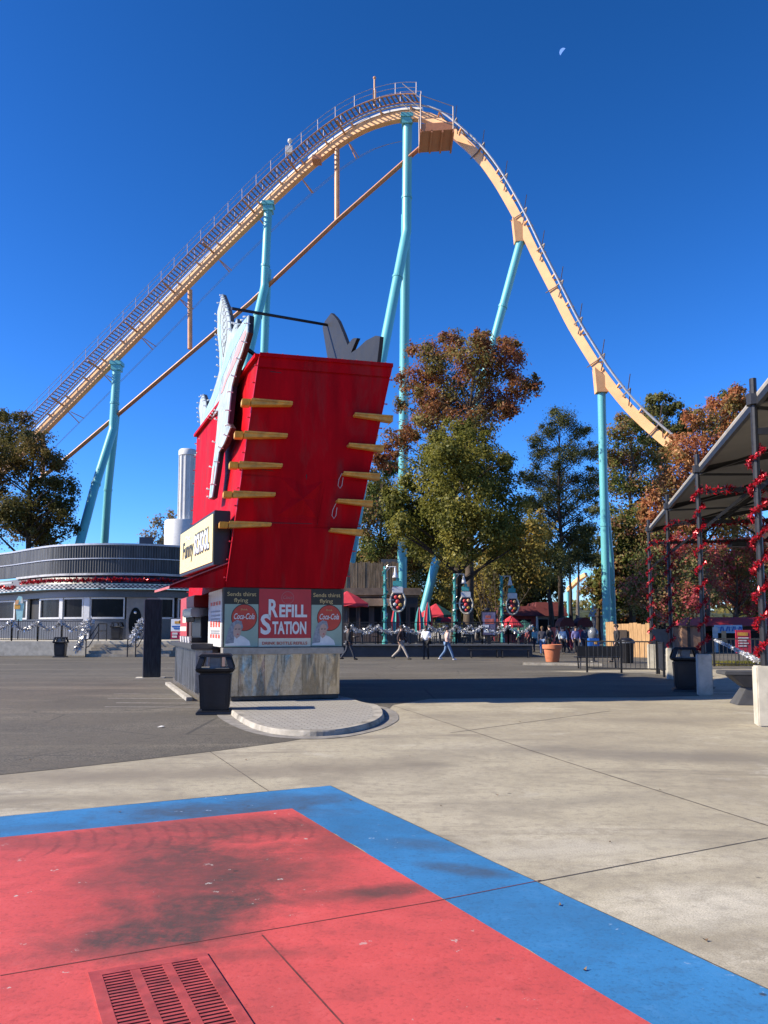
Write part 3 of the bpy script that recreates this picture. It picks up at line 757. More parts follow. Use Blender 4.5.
text('The','lettering',CB(ln*.80,hh*.72,.003),rx,up,.12,M['bulb'],bs,width=ln*.15,bold=.02)
b=MB(); b.beam(CB(.3,hh*.8,-t),CB(.3,hh*.8,-t-.7),.1,.1); b.beam(CB(ln-.4,hh*.8,-t),CB(ln-.4,hh*.8,-t-.9),.1,.1); b.build('bracket',M['blackmetal'],bs)
# awning
A=[K(-.02,.05,2.96),K(-.02,4.2,2.96),K(-1.22,4.2,2.56),K(-1.22,.15,2.47)]
b=MB(); b.hexa(A[3]-V(0,0,.05),A[0]-V(0,0,.06),A[2]-V(0,0,.05),A[1]-V(0,0,.06),A[3],A[0],A[2],A[1])
b.hexa(A[3]-V(0,0,.04),K(-.02,.05,2.44),A[3]-V(0,0,.04)+Vd*.03,K(-.02,.08,2.44),A[3],A[0],A[3]+Vd*.03,A[0]+Vd*.03)
b.build('awning',M['red'],kiosk)
b=MB(); b.beam(A[3]-V(0,0,.03),A[2]-V(0,0,.03),.02,.05); b.beam(A[3]+V(0,0,.012),A[0]+V(0,0,.022),.03,.02); b.build('awning_rim',mat('faded_red_edge',(.5,.12,.11),.5),kiosk)
# side counter, corrugated steel
b=MB()
n=52; 
for k in range(n):
    b0=1.55+(6.1-1.55)*k/n; b1=1.55+(6.1-1.55)*(k+.62)/n
    kbox(b,-.50,-.44,b0,b1,.16,1.12)
kbox(b,-.46,.0,1.55,6.1,.16,1.12); b.build('counter_front',M['steelside'],kiosk)
b=MB(); kbox(b,-.62,.03,1.40,6.3,1.122,1.25); b.build('counter_top',mat('dark_counter',(.05,.05,.052),.35,0,.15,6),kiosk,bevel=.02)
b=MB(); kbox(b,-.72,-.58,1.25,6.4,0,.09); b.build('kick_kerb',M['kerb'],kiosk,bevel=.01)
# menu board on the wall next to the opening
b=MB(); b.hexa(K(-.14,.1,1.2),K(-.1,.1,1.2),K(-.14,2.25,1.2),K(-.1,2.25,1.2),K(-.14,.1,2.43),K(-.1,.1,2.43),K(-.14,2.25,2.43),K(-.1,2.25,2.43))
menu=b.build('menu_board',M['bulb'],kiosk)
b=MB()
def mrow(bb,b0,b1,z0,z1): kbox(bb,-.148,-.141,b0,b1,z0,z1)
for z in (1.95,1.86,1.78,1.52,1.47): mrow(b,.5,1.8,z,z+.035)
b.build('menu_print',mat('grey_print',(.25,.25,.26)),menu)
b=MB()
for z in (2.10,1.62,1.68,1.38):
    for k in range(4): mrow(b,.45+k*.4,.45+k*.4+.22,z,z+.08)
b.build('menu_print',M['posterdisc'],menu)
# tall red banner in the bay
b=MB(); kbox(b,-.30,-.24,5.2,6.85,1.25,2.44); ban=b.build('bay_panel',mat('coral_panel',(.42,.05,.055),.5),kiosk)
b=MB(); kbox(b,-.305,-.301,5.4,6.2,1.75,1.95); kbox(b,-.306,-.301,5.3,6.8,1.52,1.64); b.build('panel_print',M['postercream'],ban)

# drink dispenser on the counter
d=thing('drink_dispenser','black and silver drink dispenser with red top standing on the kiosk counter','dispenser',K(-.2,3.6,1.25),av)
b=MB(); b.bx(-.28,.28,-.75,.75,.0,.12); b.bx(-.05,.28,-.75,.75,.12,.8); b.build('body',M['black'],d,world=False,bevel=.02)
b=MB(); b.bx(-.30,.28,-.78,.78,.62,.84); b.build('valve_head',mat('dispenser_steel',(.35,.35,.36),.3,.9),d,world=False,bevel=.03)
b=MB(); b.bx(-.22,.28,-.70,.70,.85,1.15); b.build('top_panel',mat('deep_red_panel',(.24,.01,.015),.4),d,world=False,bevel=.02)
b=MB()
for k in range(6): b.tube((-.2,-.6+k*.24,.62),(-.2,-.6+k*.24,.5),.035,.02)
b.build('nozzle',M['black'],d,world=False)
cp=MB()
cupm=mat('white_paper_cup',(.7,.68,.66),.6)
for k in range(4):
    o=MB(); o.lathe([(.04,0),(.055,.14),(.058,.145),(.05,.14),(.036,.01)],K(-.52,2.6+k*.55,1.252),12); o=o.build('paper_cup',cupm)
    tag(o,'small white paper cup in the row on the kiosk counter edge','cup','paper cups on the kiosk counter')
# ================================================================= roller coaster
CY=lambda px: 86-(px-40)*.040
sp_px=[(-60,534),(-20,494),(37,437),(94,379.5),(151,322),(205,266.5),(255,217),(289,184.5),(328,151),(361,129.5),(393,118.5),(419,116.5),(436,121),(450,131),(465,143.5),(480,158.5),(494,177),(508,200),(522.6,227),(538,259),(555,292),(571.7,325),(588.6,353),(605.6,379),(629,408),(653,431),(678,452),(710,480),(745,515),(790,560)]
ctl=[P(x,y,CY(x)) for x,y in sp_px]
pts=catmull(ctl,8)
def frames(pts):
    fr=[]
    for k in range(len(pts)):
        t=(pts[min(k+1,len(pts)-1)]-pts[max(k-1,0)]).normalized()
        S=t.cross(V(0,0,1)); S.normalize(); fr.append((S,S.cross(t)))
    return fr
# resample evenly
def resample(pts,step):
    out=[pts[0]]; acc=0
    for p,q in zip(pts,pts[1:]):
        l=(q-p).length; d=step-acc
        while d<=l: out.append(p.lerp(q,d/l)); d+=step
        acc=(acc+l)%step
    return out
pts=resample(pts,1.0); fr=frames(pts)
coaster=thing('roller_coaster','huge orange tracked roller coaster hill on tall teal steel columns rising behind the plaza','roller coaster',(0,72,0))
def off(k,s,n): return pts[k]+fr[k][0]*s+fr[k][1]*n      # +S points towards the viewer
sgn=1 if fr[10][0].y<0 else -1
def at(k,near,n): return off(k,near*sgn,n)
b=MB(); b.sweep(pts,fr,[(-.32,-.38),(.32,-.38),(.32,.38),(-.32,.38)]); b.build('box_track',M['orange'],coaster)
kt=[i for i,p in enumerate(pts)]
xpx=[384+F*p.x/(p.y*CT+(p.z-HC)*ST) for p in pts]
kpeak=min(range(len(pts)),key=lambda i:abs(xpx[i]-428))
for s in (-.66,.66):
    b=MB(); b.path([at(k,s,.72) for k in range(len(pts))],.09,6); b.build('rail',M['greysteel'] if True else None,coaster)
b=MB()
for k in range(2,len(pts)-2,3):
    b=MB()
    for s in (-.66,.66):
        b.beam(at(k,s*.45,.34),at(k,s,.80),.13,.13)
    b.beam(at(k,-.66,.70),at(k,.66,.70),.11,.11)
    b.build('track_tie',M['orange'],coaster)
# lift side: catwalk with stairs, chain trough, rails
up=range(0,kpeak+1)
b=MB()
for s in (.75,2.0): b.path([at(k,s,.95) for k in up],.07,4)
b.build('stringer',M['orangeflat'],coaster)
b=MB(); q=resample([pts[k] for k in up],.44); qf=frames(q)
sx=sgn
for p,(S,Nn) in zip(q,qf):
    T=Nn.cross(S)
    c=p+S*(1.375*sx)+Nn*.98
    b.beam(c-S*.62,c+S*.62,.17,.05,up=V(0,0,1))
b.build('stair_treads',mat('dull_tread_steel',(.22,.19,.17),.6,.2),coaster)
b=MB(); b.sweep([pts[k] for k in up],[fr[k] for k in up],[(-.2,.6),(.2,.6),(.2,.8),(-.2,.8)]); b.build('chain_trough',M['greysteel'],coaster)
b=MB()
for h in (.55,1.08): b.path([at(k,2.05,1.0)+V(0,0,h) for k in up],.028,4); 
for h in (.55,1.08): b.path([at(k,.72,1.0)+V(0,0,h) for k in up],.024,4)
for k in range(0,kpeak+1,2):
    for s in (.72,2.05): b.tube(at(k,s,.95),at(k,s,1.0)+V(0,0,1.1),.026,n=4)
b.build('handrail',M['railtan'],coaster)
for k in range(4,kpeak-4,6):
    b=MB()
    b.beam(at(k,.3,.2),at(k,1.75,.85),.12,.18); b.beam(at(k,-2.4,-.8),at(k,-.4,-.5),.07,.07); b.beam(at(k,.2,-.6),at(k,-.6,-2.2),.09,.09); b.beam(at(k,-1.6,.9),at(k,.2,.7),.1,.1)
    b.build('catwalk_bracket',M['orangeflat'],coaster)
b=MB(); b.path([at(k,-2.3,-.9) for k in range(0,kpeak,2)],.02,3); b.path([at(k,-.6,-2.1) for k in range(0,kpeak,2)],.02,3); b.build('safety_cable',M['greysteel'],coaster)
# sensor brackets down the drop
for k in range(kpeak+4,len(pts)-3,4):
    b=MB(); p=at(k,.42,.2); b.beam(p,at(k,.7,1.1),.08,.1); b.beam(at(k,.7,1.1),at(k+1,.42,.1),.08,.08); b.beam(at(k,.6,.8),at(k,.7,1.1)+V(0,0,1.2),.06,.06)
    if k%8==0: b.beam(at(k,.40,.5),at(k,.43,-.7),.07,.07)
    b.build('drop_bracket',mat('dark_bracket_paint',(.10,.07,.055),.5),coaster)
# brown bottom chord and hangers
tb=[P(40,479,CY(60)),P(70,455.5,CY(70)),P(250,303,CY(250)),P(337,221,CY(337)),P(428,141,CY(428))]
b=MB(); 
for s in (-.28,.28): b.path([p+V(0,s*.8,0) for p in tb],.13,8)
for k in range(40):
    p=tb[0].lerp(tb[-1],k/40)
b.build('bottom_chord',M['brown'],coaster)
for x,y0,y1 in ((190,290,349),(337,142,221),(43,434,478)):
    b=MB(); b.tube(P(x,y0,CY(x)),P(x,y1,CY(x)),.26,n=10); b.build('hanger',M['orangeflat'],coaster)
# maintenance platform past the crest, and mast
b=MB(); pc=P(436,140,CY(436)-1.2)
b.box(pc,(3.0,3.2,.25),M=Matrix.Rotation(R(-4),3,'Y'))
for k in range(4): b.beam(pc+V(-1.5+k,-1.6,-.2),pc+V(-1.5+k,1.6,-.2),.16,.22)
pl=b.build('platform',M['brown'],coaster)
b=MB(); b.box(pc+V(0,-1.55,.38),(3.0,.08,.5),M=Matrix.Rotation(R(-4),3,'Y')); b.box(pc+V(-1.5,-.2,.4),(.08,2.6,.5)); b.build('platform_panel',M['brown'],pl)
b=MB()
for dx,dy in ((-1.5,-1.6),(1.5,-1.6),(-1.5,1.5),(1.5,1.5)): b.tube(pc+V(dx,dy,0),pc+V(dx,dy,3.4-(dx>0)*1.2),.07,n=5)
for z in (1.5,2.4,3.3): b.path([pc+V(-1.5,-1.6,z),pc+V(1.5,-1.6,z-1.1)],.04,4)
for z in (1.0,2.0,3.0): b.path([pc+V(-3.2,-1.4,z+1.6),pc+V(-1.5,-1.6,z)],.04,4)
b.build('handrail',M['railtan'],pl)
b=MB(); b.tube(P(374.5,106,CY(374)),P(374.5,79,CY(374)),.10,.08); b.sphere(P(374.5,78,CY(374)),.16); b.box(P(374.5,96,CY(374)-.1),(.3,.2,1.2)); b.build('mast',M['orangeflat'],coaster)
b=MB(); b.box(P(317,160,CY(317)-.5),(.9,1.1,.5)); b.build('junction_box',M['brown'],coaster)
b=MB(); b.sphere(P(290,141,CY(290)-1),.25); b.tube(P(290,146,CY(290)-1),P(290,141,CY(290)-1),.05); b.box(P(289,150,CY(290)-1),(.7,.4,.7)); b.build('beacon',M['white'],coaster)
# columns
def column(path,r,ring=()):
    b=MB(); pp=[P(*q) for q in path]
    # rounded bend
    b.path(catmull(pp,1) if len(pp)<3 else [pp[0]]+[pp[0].lerp(pp[1],.93),pp[1],pp[1].lerp(pp[2],.08)]+pp[2:],r,16)
    o=b.build('column',M['teal'],coaster,smooth=True)
    for t0 in ring:
        c=MB()
        i=int(t0); f=t0-i; p=pp[i].lerp(pp[i+1],f); t=(pp[i+1]-pp[i]).normalized()
        c.tube(p-t*.12,p+t*.12,r*1.12,n=16); c.build('flange',M['teal'],o)
    return o
c4,c2,c1,c5,c6=CY(404),CY(268),CY(116),CY(521),CY(601)
column([(407.5,119,c4),(406.5,232,c4-.3),(380,368,c4-4),(350,560,c4-9),(341,650,c4-11)],.46,(.7,1.35,2.5))
column([(406,215,c4+.5),(404.5,330,c4+1.2),(402,590,c4+2.6),(401.5,660,c4+3)],.46,(1.4,))
column([(268.5,204,c2),(264.5,287,c2-.4),(247,362,c2-3),(215,520,c2-9),(196,640,c2-13)],.43,(.75,1.4))
column([(267.5,270,c2+.3),(264,358,c2+1),(258,620,c2+4)],.42,(1.2,))
column([(117,364,c1),(113,430,c1-.4),(94,490,c1-3),(80,543,c1-6),(60,640,c1-10)],.45,(.6,1.9))
column([(116.5,410,c1+.3),(108,490,c1+1),(98,640,c1+3)],.43,(1.0,))
column([(521,240,c5),(495,336,c5-.6),(440,545,c5-1.6),(418,634,c5-2.0)],.37,(.7,1.9))
column([(601.5,391,c6),(604.5,525,c6+.5),(607.5,648,c6+.8)],.34,(1.0,))
column([(604,480,c6+.6),(611,560,c6+2.4),(614.5,648,c6+4)],.25)
for x,y,xb,yb in ((521,224,520,243),(603,374,601.5,393)):
    b=MB(); a=P(x,y,CY(x)); c=P(xb,yb,CY(x))
    b.hexa(c+V(-.48,-.4,0),c+V(.48,-.4,0),c+V(-.48,.4,0),c+V(.48,.4,0),a+V(-.8,-.4,.5),a+V(.7,-.4,-.9),a+V(-.8,.4,.5),a+V(.7,.4,-.9))
    b.build('haunch',M['orange'],coaster)
for x,y in ((407,116),(268.5,203),(117,362)):
    b=MB(); c=P(x,y+2,CY(x)); b.box(c,(1.25,1.2,.4)); b.box(c-V(0,0,.5),(1.0,1.0,.6))
    b.build('column_head',M['teal'],coaster)
# distant piece of the ride seen between the trunks
dist=[P(568,590,130),P(574,584,128),P(580,578.5,126),P(585,575,125),P(591,573,124)]
q=resample(catmull(dist,6),1.0); qf=frames(q)
ride=thing('coaster_track','small far piece of pale orange coaster track seen between the pine trunks','roller coaster',(dist[2].x,126,0))
b=MB(); b.sweep(q,qf,[(-.3,-.32),(.3,-.32),(.3,.32),(-.3,.32)]); b.build('box_track',M['orange'],ride)
b=MB(); b.tube(dist[0],V(dist[0].x,dist[0].y,0),.25); b.tube(dist[4],V(dist[4].x,dist[4].y,0),.25); b.build('column',M['teal'],ride)
# ================================================================= tinsel
def quads_obj(name, C, A, Bv, m, parent=None, off=(0,0,0), tint=None, bend=None):
    """many small 4-sided leaves: centre C, half axes A and Bv (n x 3 arrays)"""
    n=len(C); v=np.empty((n,4,3)); v[:,0]=C-A; v[:,1]=C+Bv; v[:,2]=C+A; v[:,3]=C-Bv
    if bend is not None: v[:,1]+=bend; v[:,3]+=bend
    v=v.reshape(-1,3)-np.array(off)
    me=bpy.data.meshes.new(name); me.vertices.add(n*4); me.vertices.foreach_set('co',v.ravel())
    me.loops.add(n*4); me.loops.foreach_set('vertex_index',np.arange(n*4,dtype=np.int32))
    me.polygons.add(n); me.polygons.foreach_set('loop_start',np.arange(0,n*4,4,dtype=np.int32)); me.polygons.foreach_set('loop_total',np.full(n,4,dtype=np.int32))
    me.materials.append(m)
    if tint is not None:
        a=me.attributes.new('tint','FLOAT','FACE'); a.data.foreach_set('value',tint.astype(np.float32))
    me.update(calc_edges=True); me.validate()
    o=bpy.data.objects.new(name,me); COL.objects.link(o)
    if parent is not None: o.parent=parent
    else: o.location=off
    return o
def rvec(n):
    a=rng.normal(size=(n,3)); return a/np.linalg.norm(a,axis=1,keepdims=True)
def tinsel(name,path,r,dens,size,m,label=None,cat='garland',group=None):
    path=[Vector(p) for p in path]; Ls=[(q-p).length for p,q in zip(path,path[1:])]; tot=sum(Ls)
    n=int(tot*dens); ts=np.sort(rng.random(n))*tot
    cs=np.concatenate([[0],np.cumsum(Ls)]); pa=np.array(path)
    C=np.stack([np.interp(ts,cs,pa[:,i]) for i in range(3)],1)
    d=rvec(n); C=C+d*(r*rng.random((n,1))**.5)
    A=rvec(n)*.5+d*.8; A/=np.linalg.norm(A,axis=1,keepdims=True)
    Bv=np.cross(A,rvec(n)); Bv/=np.linalg.norm(Bv,axis=1,keepdims=True)+1e-6
    s=size*(.6+.8*rng.random((n,1)))
    o=quads_obj(name,C,A*s,Bv*s*.32,m,off=tuple(path[len(path)//2]))
    return tag(o,label,cat,group)
def swag(p,q,sag,n=10):
    return [Vector(p).lerp(Vector(q),k/n)-V(0,0,sag*4*(k/n)*(1-k/n)) for k in range(n+1)]

# ================================================================= trash bins
def make_bin(label,loc,rz):
    t=thing('trash_bin',label,'trash bin',loc,rz,'black square trash bins')
    def ring(b,w0,z0,w1,z1):
        a,c=w0/2,w1/2
        b.hexa(*[V(x*a,y*a,z0) for y in(-1,1) for x in(-1,1)],*[V(x*c,y*c,z1) for y in(-1,1) for x in(-1,1)])
    b=MB(); ring(b,.68,.0,.66,.05); ring(b,.64,.05,.60,.07); b.build('base',M['black'],t,world=False,bevel=.012)
    b=MB(); ring(b,.52,.07,.60,.76); 
    for s in (-1,1):
        for w in (-1,1): pass
    b.build('body',M['black'],t,world=False,bevel=.03)
    b=MB()
    for s in (0,1,2,3):
        Mx=Matrix.Rotation(math.pi/2*s,3,'Z')
        b.hexa(*[Mx@V(x,-.272+yy,.14) for yy in (0,.02) for x in (-.19,.19)],*[Mx@V(x,-.296+yy,.70) for yy in (0,.02) for x in (-.22,.22)])
    b.build('side_panel',mat('bin_panel_plastic',(.017,.017,.019),.35,0,.2,6),t,world=False,bevel=.008)
    h=MB(); ring(h,.60,.762,.70,.80); ring(h,.70,.80,.72,.845)
    for x in (-1,1):
        for y in (-1,1):
            p=V(x*.305,y*.305,.845); q=V(x*.235,y*.235,1.06); w=.05
            h.hexa(p+V(-w,-w,0),p+V(w,-w,0),p+V(-w,w,0),p+V(w,w,0),q+V(-w,-w,0),q+V(w,-w,0),q+V(-w,w,0),q+V(w,w,0))
    ring(h,.62,1.055,.60,1.085); ring(h,.60,1.085,.50,1.115)
    h.build('hood',M['black'],t,world=False,bevel=.012)
    g=MB(); ring(g,.60,.846,.58,.86)
    g.bx(-.10,.10,-.26,.26,.86,1.05)
    g.build('liner',mat('bin_liner_grey',(.16,.155,.14),.5,0,.2,8),t,world=False)
    return t
g=G(215,713.5)
bin0=make_bin('large black trash bin at the edge of the paver island before the kiosk',(g.x,g.y,.006),R(8))
def put_bin(p,rz,label):
    c=copy_tree(bin0); c.location=p; c.rotation_euler=(0,0,rz); c['label']=label
g=G(686,691); put_bin((g.x,g.y,0),R(-14),'black trash bin next to a concrete pedestal under the canopy')
g=P(62,652,42.8); put_bin((g.x,42.6,0),R(5),'black trash bin at the foot of the concrete terrace below the diner')
g=P(117,630,48); put_bin((g.x,48,.86),R(0),'black trash bin up on the terrace beside the diner door')

# ================================================================= dark monolith pillar and easel
g=G(152,678)
t=thing('monolith_pillar','tall dark slate pillar standing alone on the asphalt left of the kiosk','pillar',(g.x,g.y,0),R(12))
b=MB(); b.bx(-.26,.26,-.2,.2,.02,2.52); b.build('shaft',M['slab'],t,world=False,bevel=.015)
b=MB(); b.bx(-.285,-.262,-.19,.19,.02,1.95); b.bx(-.285,-.262,-.19,.19,1.98,2.5); b.build('pale_left_face',mat('pale_left_grey',(.22,.22,.21),.6,0,.2,3,.4,.4),t,world=False)  # left face given a paler grey than the shaft
b=MB(); b.bx(-.2,.2,-.1,.1,2.521,2.57); b.build('cap',M['ledge'],t,world=False)
b=MB(); b.bx(-.5,.4,-.4,.4,.0045,.02); b.build('foot_plate',M['beige'],t,world=False)

# ================================================================= diner
fpx=[(-90,62),(-40,59),(0,56.5),(25,53.6),(50,51.2),(80,50.2),(110,50),(150,50.5),(180,51.6),(215,53.6),(250,57)]
fc=catmull([V((x-384)/F*Y*KS*.9957,Y,x) for x,Y in fpx],8)      # z carries the bearing
def fpt(px,z,o=0.0):
    for a,c in zip(fc,fc[1:]):
        if a.z<=px<=c.z:
            k=(px-a.z)/(c.z-a.z); p=a.lerp(c,k); t=(c-a); t.z=0; t.normalize(); n=V(t.y,-t.x,0)
            return V(p.x,p.y,z)+n*o
def strip(mb,px0,px1,z0,o0,z1,o1,step=4):
    n=max(1,int((px1-px0)/step)); 
    for k in range(n):
        a=px0+(px1-px0)*k/n; c=px0+(px1-px0)*(k+1)/n
        mb.quad(fpt(a,z0,o0),fpt(c,z0,o0),fpt(c,z1,o1),fpt(a,z1,o1))
def band(mb,px0,px1,z0,z1,o,th,step=4):
    strip(mb,px0,px1,z0,o,z1,o,step); strip(mb,px0,px1,z1,o,z1,o-th,step); strip(mb,px0,px1,z0,o-th,z0,o,step)
    for px in (px0,px1): mb.quad(fpt(px,z0,o),fpt(px,z1,o),fpt(px,z1,o-th),fpt(px,z0,o-th))
diner=thing('diner_building','long grey corrugated steel diner with dark windows and red tinsel on a raised terrace','diner',fpt(110,.85))
E0,E1=-88,248
b=MB()
n=260
for k in range(n):
    a=E0+(E1-E0)*k/n; c=E0+(E1-E0)*(k+1)/n; o=.05 if k%2 else 0
    b.quad(fpt(a,5.2,o),fpt(c,5.2,.05-o),fpt(c,7.0,.05-o),fpt(a,7.0,o))
b.build('parapet',mat('dull_corrugated_steel',(.055,.057,.057),.5,.1,.5,1.4,.5,.4,stretch=(3,3,.25)),diner,fix=False)
b=MB(); band(b,E0,E1,7.0,7.12,.08,.5); b.build('parapet_cap',M['greysteel'],diner)
b=MB(); band(b,E0,E1,6.1,6.16,.09,.06); b.build('parapet_trim',M['greysteel'],diner)
b=MB(); strip(b,E0,E1,5.2,-.02,5.2,-6); 
roof=MB(); strip(roof,E0,E1,6.3,-.3,6.3,-9,12); strip(roof,E0,E1,5.2,-.25,7.0,-.25,8); roof.build('roof',mat('flat_roof_gravel',(.2,.2,.2),.9),diner,fix=False)
b=MB(); band(b,18,E1,5.02,5.16,.28,.3); band(b,E0,14,4.75,4.88,.28,.3); b.build('white_cornice',mat('pale_cornice_metal',(.42,.42,.42),.5,0,.2,3,.4,.5),diner)
b=MB(); strip(b,E0,E1,4.45,.42,5.02,.12); b.build('fascia',M['chrome'],diner,fix=False)
# checkered band
cw=MB(); cb=MB()
px=E0; 
ncol=150
for r_ in range(3):
    for k in range(ncol):
        a=E0+(E1-E0)*k/ncol; c=E0+(E1-E0)*(k+1)/ncol
        z0=4.14+r_*.10
        (cw if (k+r_)%2 else cb).quad(fpt(a,z0,.47),fpt(c,z0,.47),fpt(c,z0+.1,.47),fpt(a,z0+.1,.47))
cw.build('checker_white',mat('dull_white_tile',(.42,.42,.41),.5,0,.25,2,.4,.5),diner,fix=False); cb.build('checker_black',mat('black_tile',(.02,.02,.02),.3),diner,fix=False)
b=MB(); strip(b,E0,E1,4.12,.46,4.0,-.5); strip(b,E0,E1,4.46,.46,4.46,.3); b.build('soffit',M['slate'],diner,fix=False)
b=MB(); strip(b,E0,E1,3.62,-.2,4.02,-.2); strip(b,E0,E1,3.62,-.2,3.6,-.5); b.build('header',M['chrome'],diner,fix=False)
b=MB(); strip(b,E0,E1,.85,-.42,2.2,-.42); b.build('lower_wall',M['chrome'],diner,fix=False)
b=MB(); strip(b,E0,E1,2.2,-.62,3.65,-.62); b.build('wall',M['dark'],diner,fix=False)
for a,c in ((-40,-22),(-18,9),(12,21),(33,55),(57,79),(86,123),(162,176),(180,205)):
    w=MB(); e=.07; 
    band(w,a,c,2.2,2.32,-.36,.2); band(w,a,c,3.5,3.62,-.36,.2)
    for x in (a,c-1.3): band(w,x,x+1.3,2.32,3.5,-.36,.2)
    fo=w.build('window',M['frame'],diner)
    g_=MB(); strip(g_,a+1.2,c-1.2,2.32,-.46,3.5,-.46); g_.build('pane',M['glassdark'],fo,fix=False)
b=MB(); band(b,55,58,2.2,3.62,-.3,.3); band(b,80,86,.85,4.0,-.3,.3); band(b,158,162,.85,4,-.3,.3); b.build('post',M['frame'],diner)
b=MB(); band(b,125,158,.86,3.62,-.38,.1); b.build('entrance_wall',mat('grey_entrance_panel',(.20,.19,.175),.6,0,.15,2),diner)
b=MB(); ce=fpt(134.5,1.9,-.36); tt=(fpt(136,1.9)-fpt(133,1.9)).normalized()
b.prism([ce+tt*(.42*math.cos(2*math.pi*k/24))+V(0,0,1.05*math.sin(2*math.pi*k/24)) for k in range(24)],V(0,.02,0)); dr=b.build('door',M['glassdark'],diner)
b=MB(); b.sphere(ce+V(.0,-.03,.72),.1,8,6); b.build('wreath',M['tinselsilver'],dr)
b=MB(); b.box(fpt(144,7.35,-.5),(.9,.3,.5),.3); b.tube(fpt(144,7.0,-.5),fpt(144,7.2,-.5),.05); b.build('floodlight',M['slate'],diner)
b=MB(); strip(b,E0,E1,5.0,.0,.85,-9,20)
# white drum and tall cylinder on the roof
Yt=56; c=P(182,530,Yt); cc=P(187.5,480,Yt); zd0,zd1,zt=P(182,546,Yt).z,P(182,521,Yt).z,P(187,450,Yt).z
tw=thing('roof_tower','tall white cylinder on a wide white drum rising from the diner roof','tower',(c.x,Yt,6.35))
b=MB(); b.lathe([(1.25,6.3),(1.25,zd1-.08),(1.2,zd1),(.2,zd1+.02)],(c.x,Yt,0),36); b.build('drum',M['white'],tw,smooth=True)
b=MB(); b.lathe([(.60,zd1),(.60,zt-.5),(.68,zt-.45),(.68,zt-.1),(.60,zt)],(cc.x,Yt,0),22); b.build('cylinder',M['white'],tw,smooth=True)
for k in range(12):
    a=2*math.pi*k/12; q=V(cc.x+.62*math.cos(a),Yt+.62*math.sin(a),0); b=MB(); b.tube(q+V(0,0,zd1),q+V(0,0,zt-.5),.06,n=6); b.build('rib',M['white'],tw)
# red tinsel along the fascia
tinsel('tinsel_garland',[fpt(x,4.72+.05*math.sin(x),.35) for x in range(24,248,3)],.13,110,.10,M['tinselred'],'red foil tinsel garland strung along the fascia of the diner above the checkered band')
tinsel('tinsel_garland',[fpt(x,4.50+.1*math.sin(x*.3),.50) for x in range(-60,24,3)],.12,90,.10,M['tinselred'],'short run of red foil tinsel at the rounded left corner of the diner')
# terrace, steps
tb=MB(); ty=44.6
def X(px,Y): return (px-384)/F*Y*KS*.9957
tb.bx(X(-160,ty),X(178,ty),ty,66,0,.85); struct(tb.build('terrace',M['beige'],bevel=.02))
b=MB()
for k in range(4):
    b.bx(X(88,43.2),X(171,43.2),43.0+k*.38,ty-.01,.0 if k==0 else .17*k,.17*(k+1)-.0)
struct(b.build('stairs',M['step'],bevel=.012))
# railings
def fence(name,label,pts,z0,h,m,gap=.13,group=None,postgap=1.9,low=.08):
    p0=Vector(pts[0]); t=thing(name,label,'fence',(p0.x,p0.y,z0),0,group)
    pk=MB(); rl=MB()
    for a,c in zip(pts,pts[1:]):
        a=V(a[0],a[1],z0 if len(a)<3 else a[2]); c=V(c[0],c[1],z0 if len(c)<3 else c[2]); l=(c-a).length; n=max(1,int(l/gap))
        for k in range(n):
            q=a.lerp(c,(k+.5)/n); pk.tube(q+V(0,0,low),q+V(0,0,h-.02),.011,n=5)
        rl.beam(a+V(0,0,h),c+V(0,0,h),.05,.045); rl.beam(a+V(0,0,low),c+V(0,0,low),.04,.04)
        m_=max(1,round(l/postgap))
        for k in range(m_+1):
            q=a.lerp(c,k/m_); po=MB(); po.beam(q,q+V(0,0,h+.05),.06,.06); po.build('post',m,t)
    pk.build('pickets',m,t); rl.build('rails',m,t)
    return t
def sw(pts,z,sag,dens,m,label,group,r=.09,size=.08):
    path=[]
    for a,c in zip(pts,pts[1:]): path+=swag(V(*a,z),V(*c,z),sag)
    return tinsel('tinsel_garland',path,r,dens,size,m,label,'garland',group)
y_=44.9
fp_=[(X(-60,y_),y_),(X(-20,y_),y_),(X(12,y_),y_),(X(38,y_),y_),(X(62,y_),y_),(X(86,y_),y_)]
fence('terrace_fence','black picket fence along the edge of the diner terrace at far left',fp_,.85,1.15,M['blackmetal'])
sw([(a,b_-.1) for a,b_ in fp_],1.98,.45,170,M['tinselsilver'],'silver tinsel garland looped along the black terrace fence at far left','g1',.13,.1)['group']=''
def stair_rail(px,label,mirror=1):
    x=X(px,43.4); t=thing('stair_handrail',label,'handrail',(x,43.2,0))
    b=MB(); pth=[V(x,42.9,.95),V(x,43.3,1.0),V(x,44.7,1.85),V(x,46.0,1.85)]
    b.path(pth,.035,6); b.path([p-V(0,0,.42) for p in pth],.03,6); b.build('rail',M['blackmetal'],t)
    for p,z in ((pth[0],0),(pth[2],.85),(pth[3],.85)):
        c=MB(); c.tube(V(p.x,p.y,z),p,.035,n=6); c.build('post',M['blackmetal'],t)
    return pth
for px,lab in ((90,'black stair handrail at the left side of the diner steps'),(139,'black stair handrail wrapped in silver tinsel in the middle of the diner steps'),(131,'thin black stair handrail just left of the tinsel wrapped one on the diner steps')):
    pth=stair_rail(px,lab)
    if px==139: tinsel('tinsel_garland',[V(X(133,43),43,.9),V(X(137,43),43.2,1.7),V(X(142,43),43.4,2.0),V(X(147,43),43.8,1.5)],.24,420,.11,M['tinselsilver'],'thick bunch of silver tinsel hanging on the middle handrail of the diner steps')
    if px==90: tinsel('tinsel_garland',[V(X(78,43),43,.4),V(X(84,43.4),43.4,1.3),V(X(91,44),44,2.1)],.2,320,.11,M['tinselsilver'],'silver tinsel trailing down the left handrail of the diner steps')
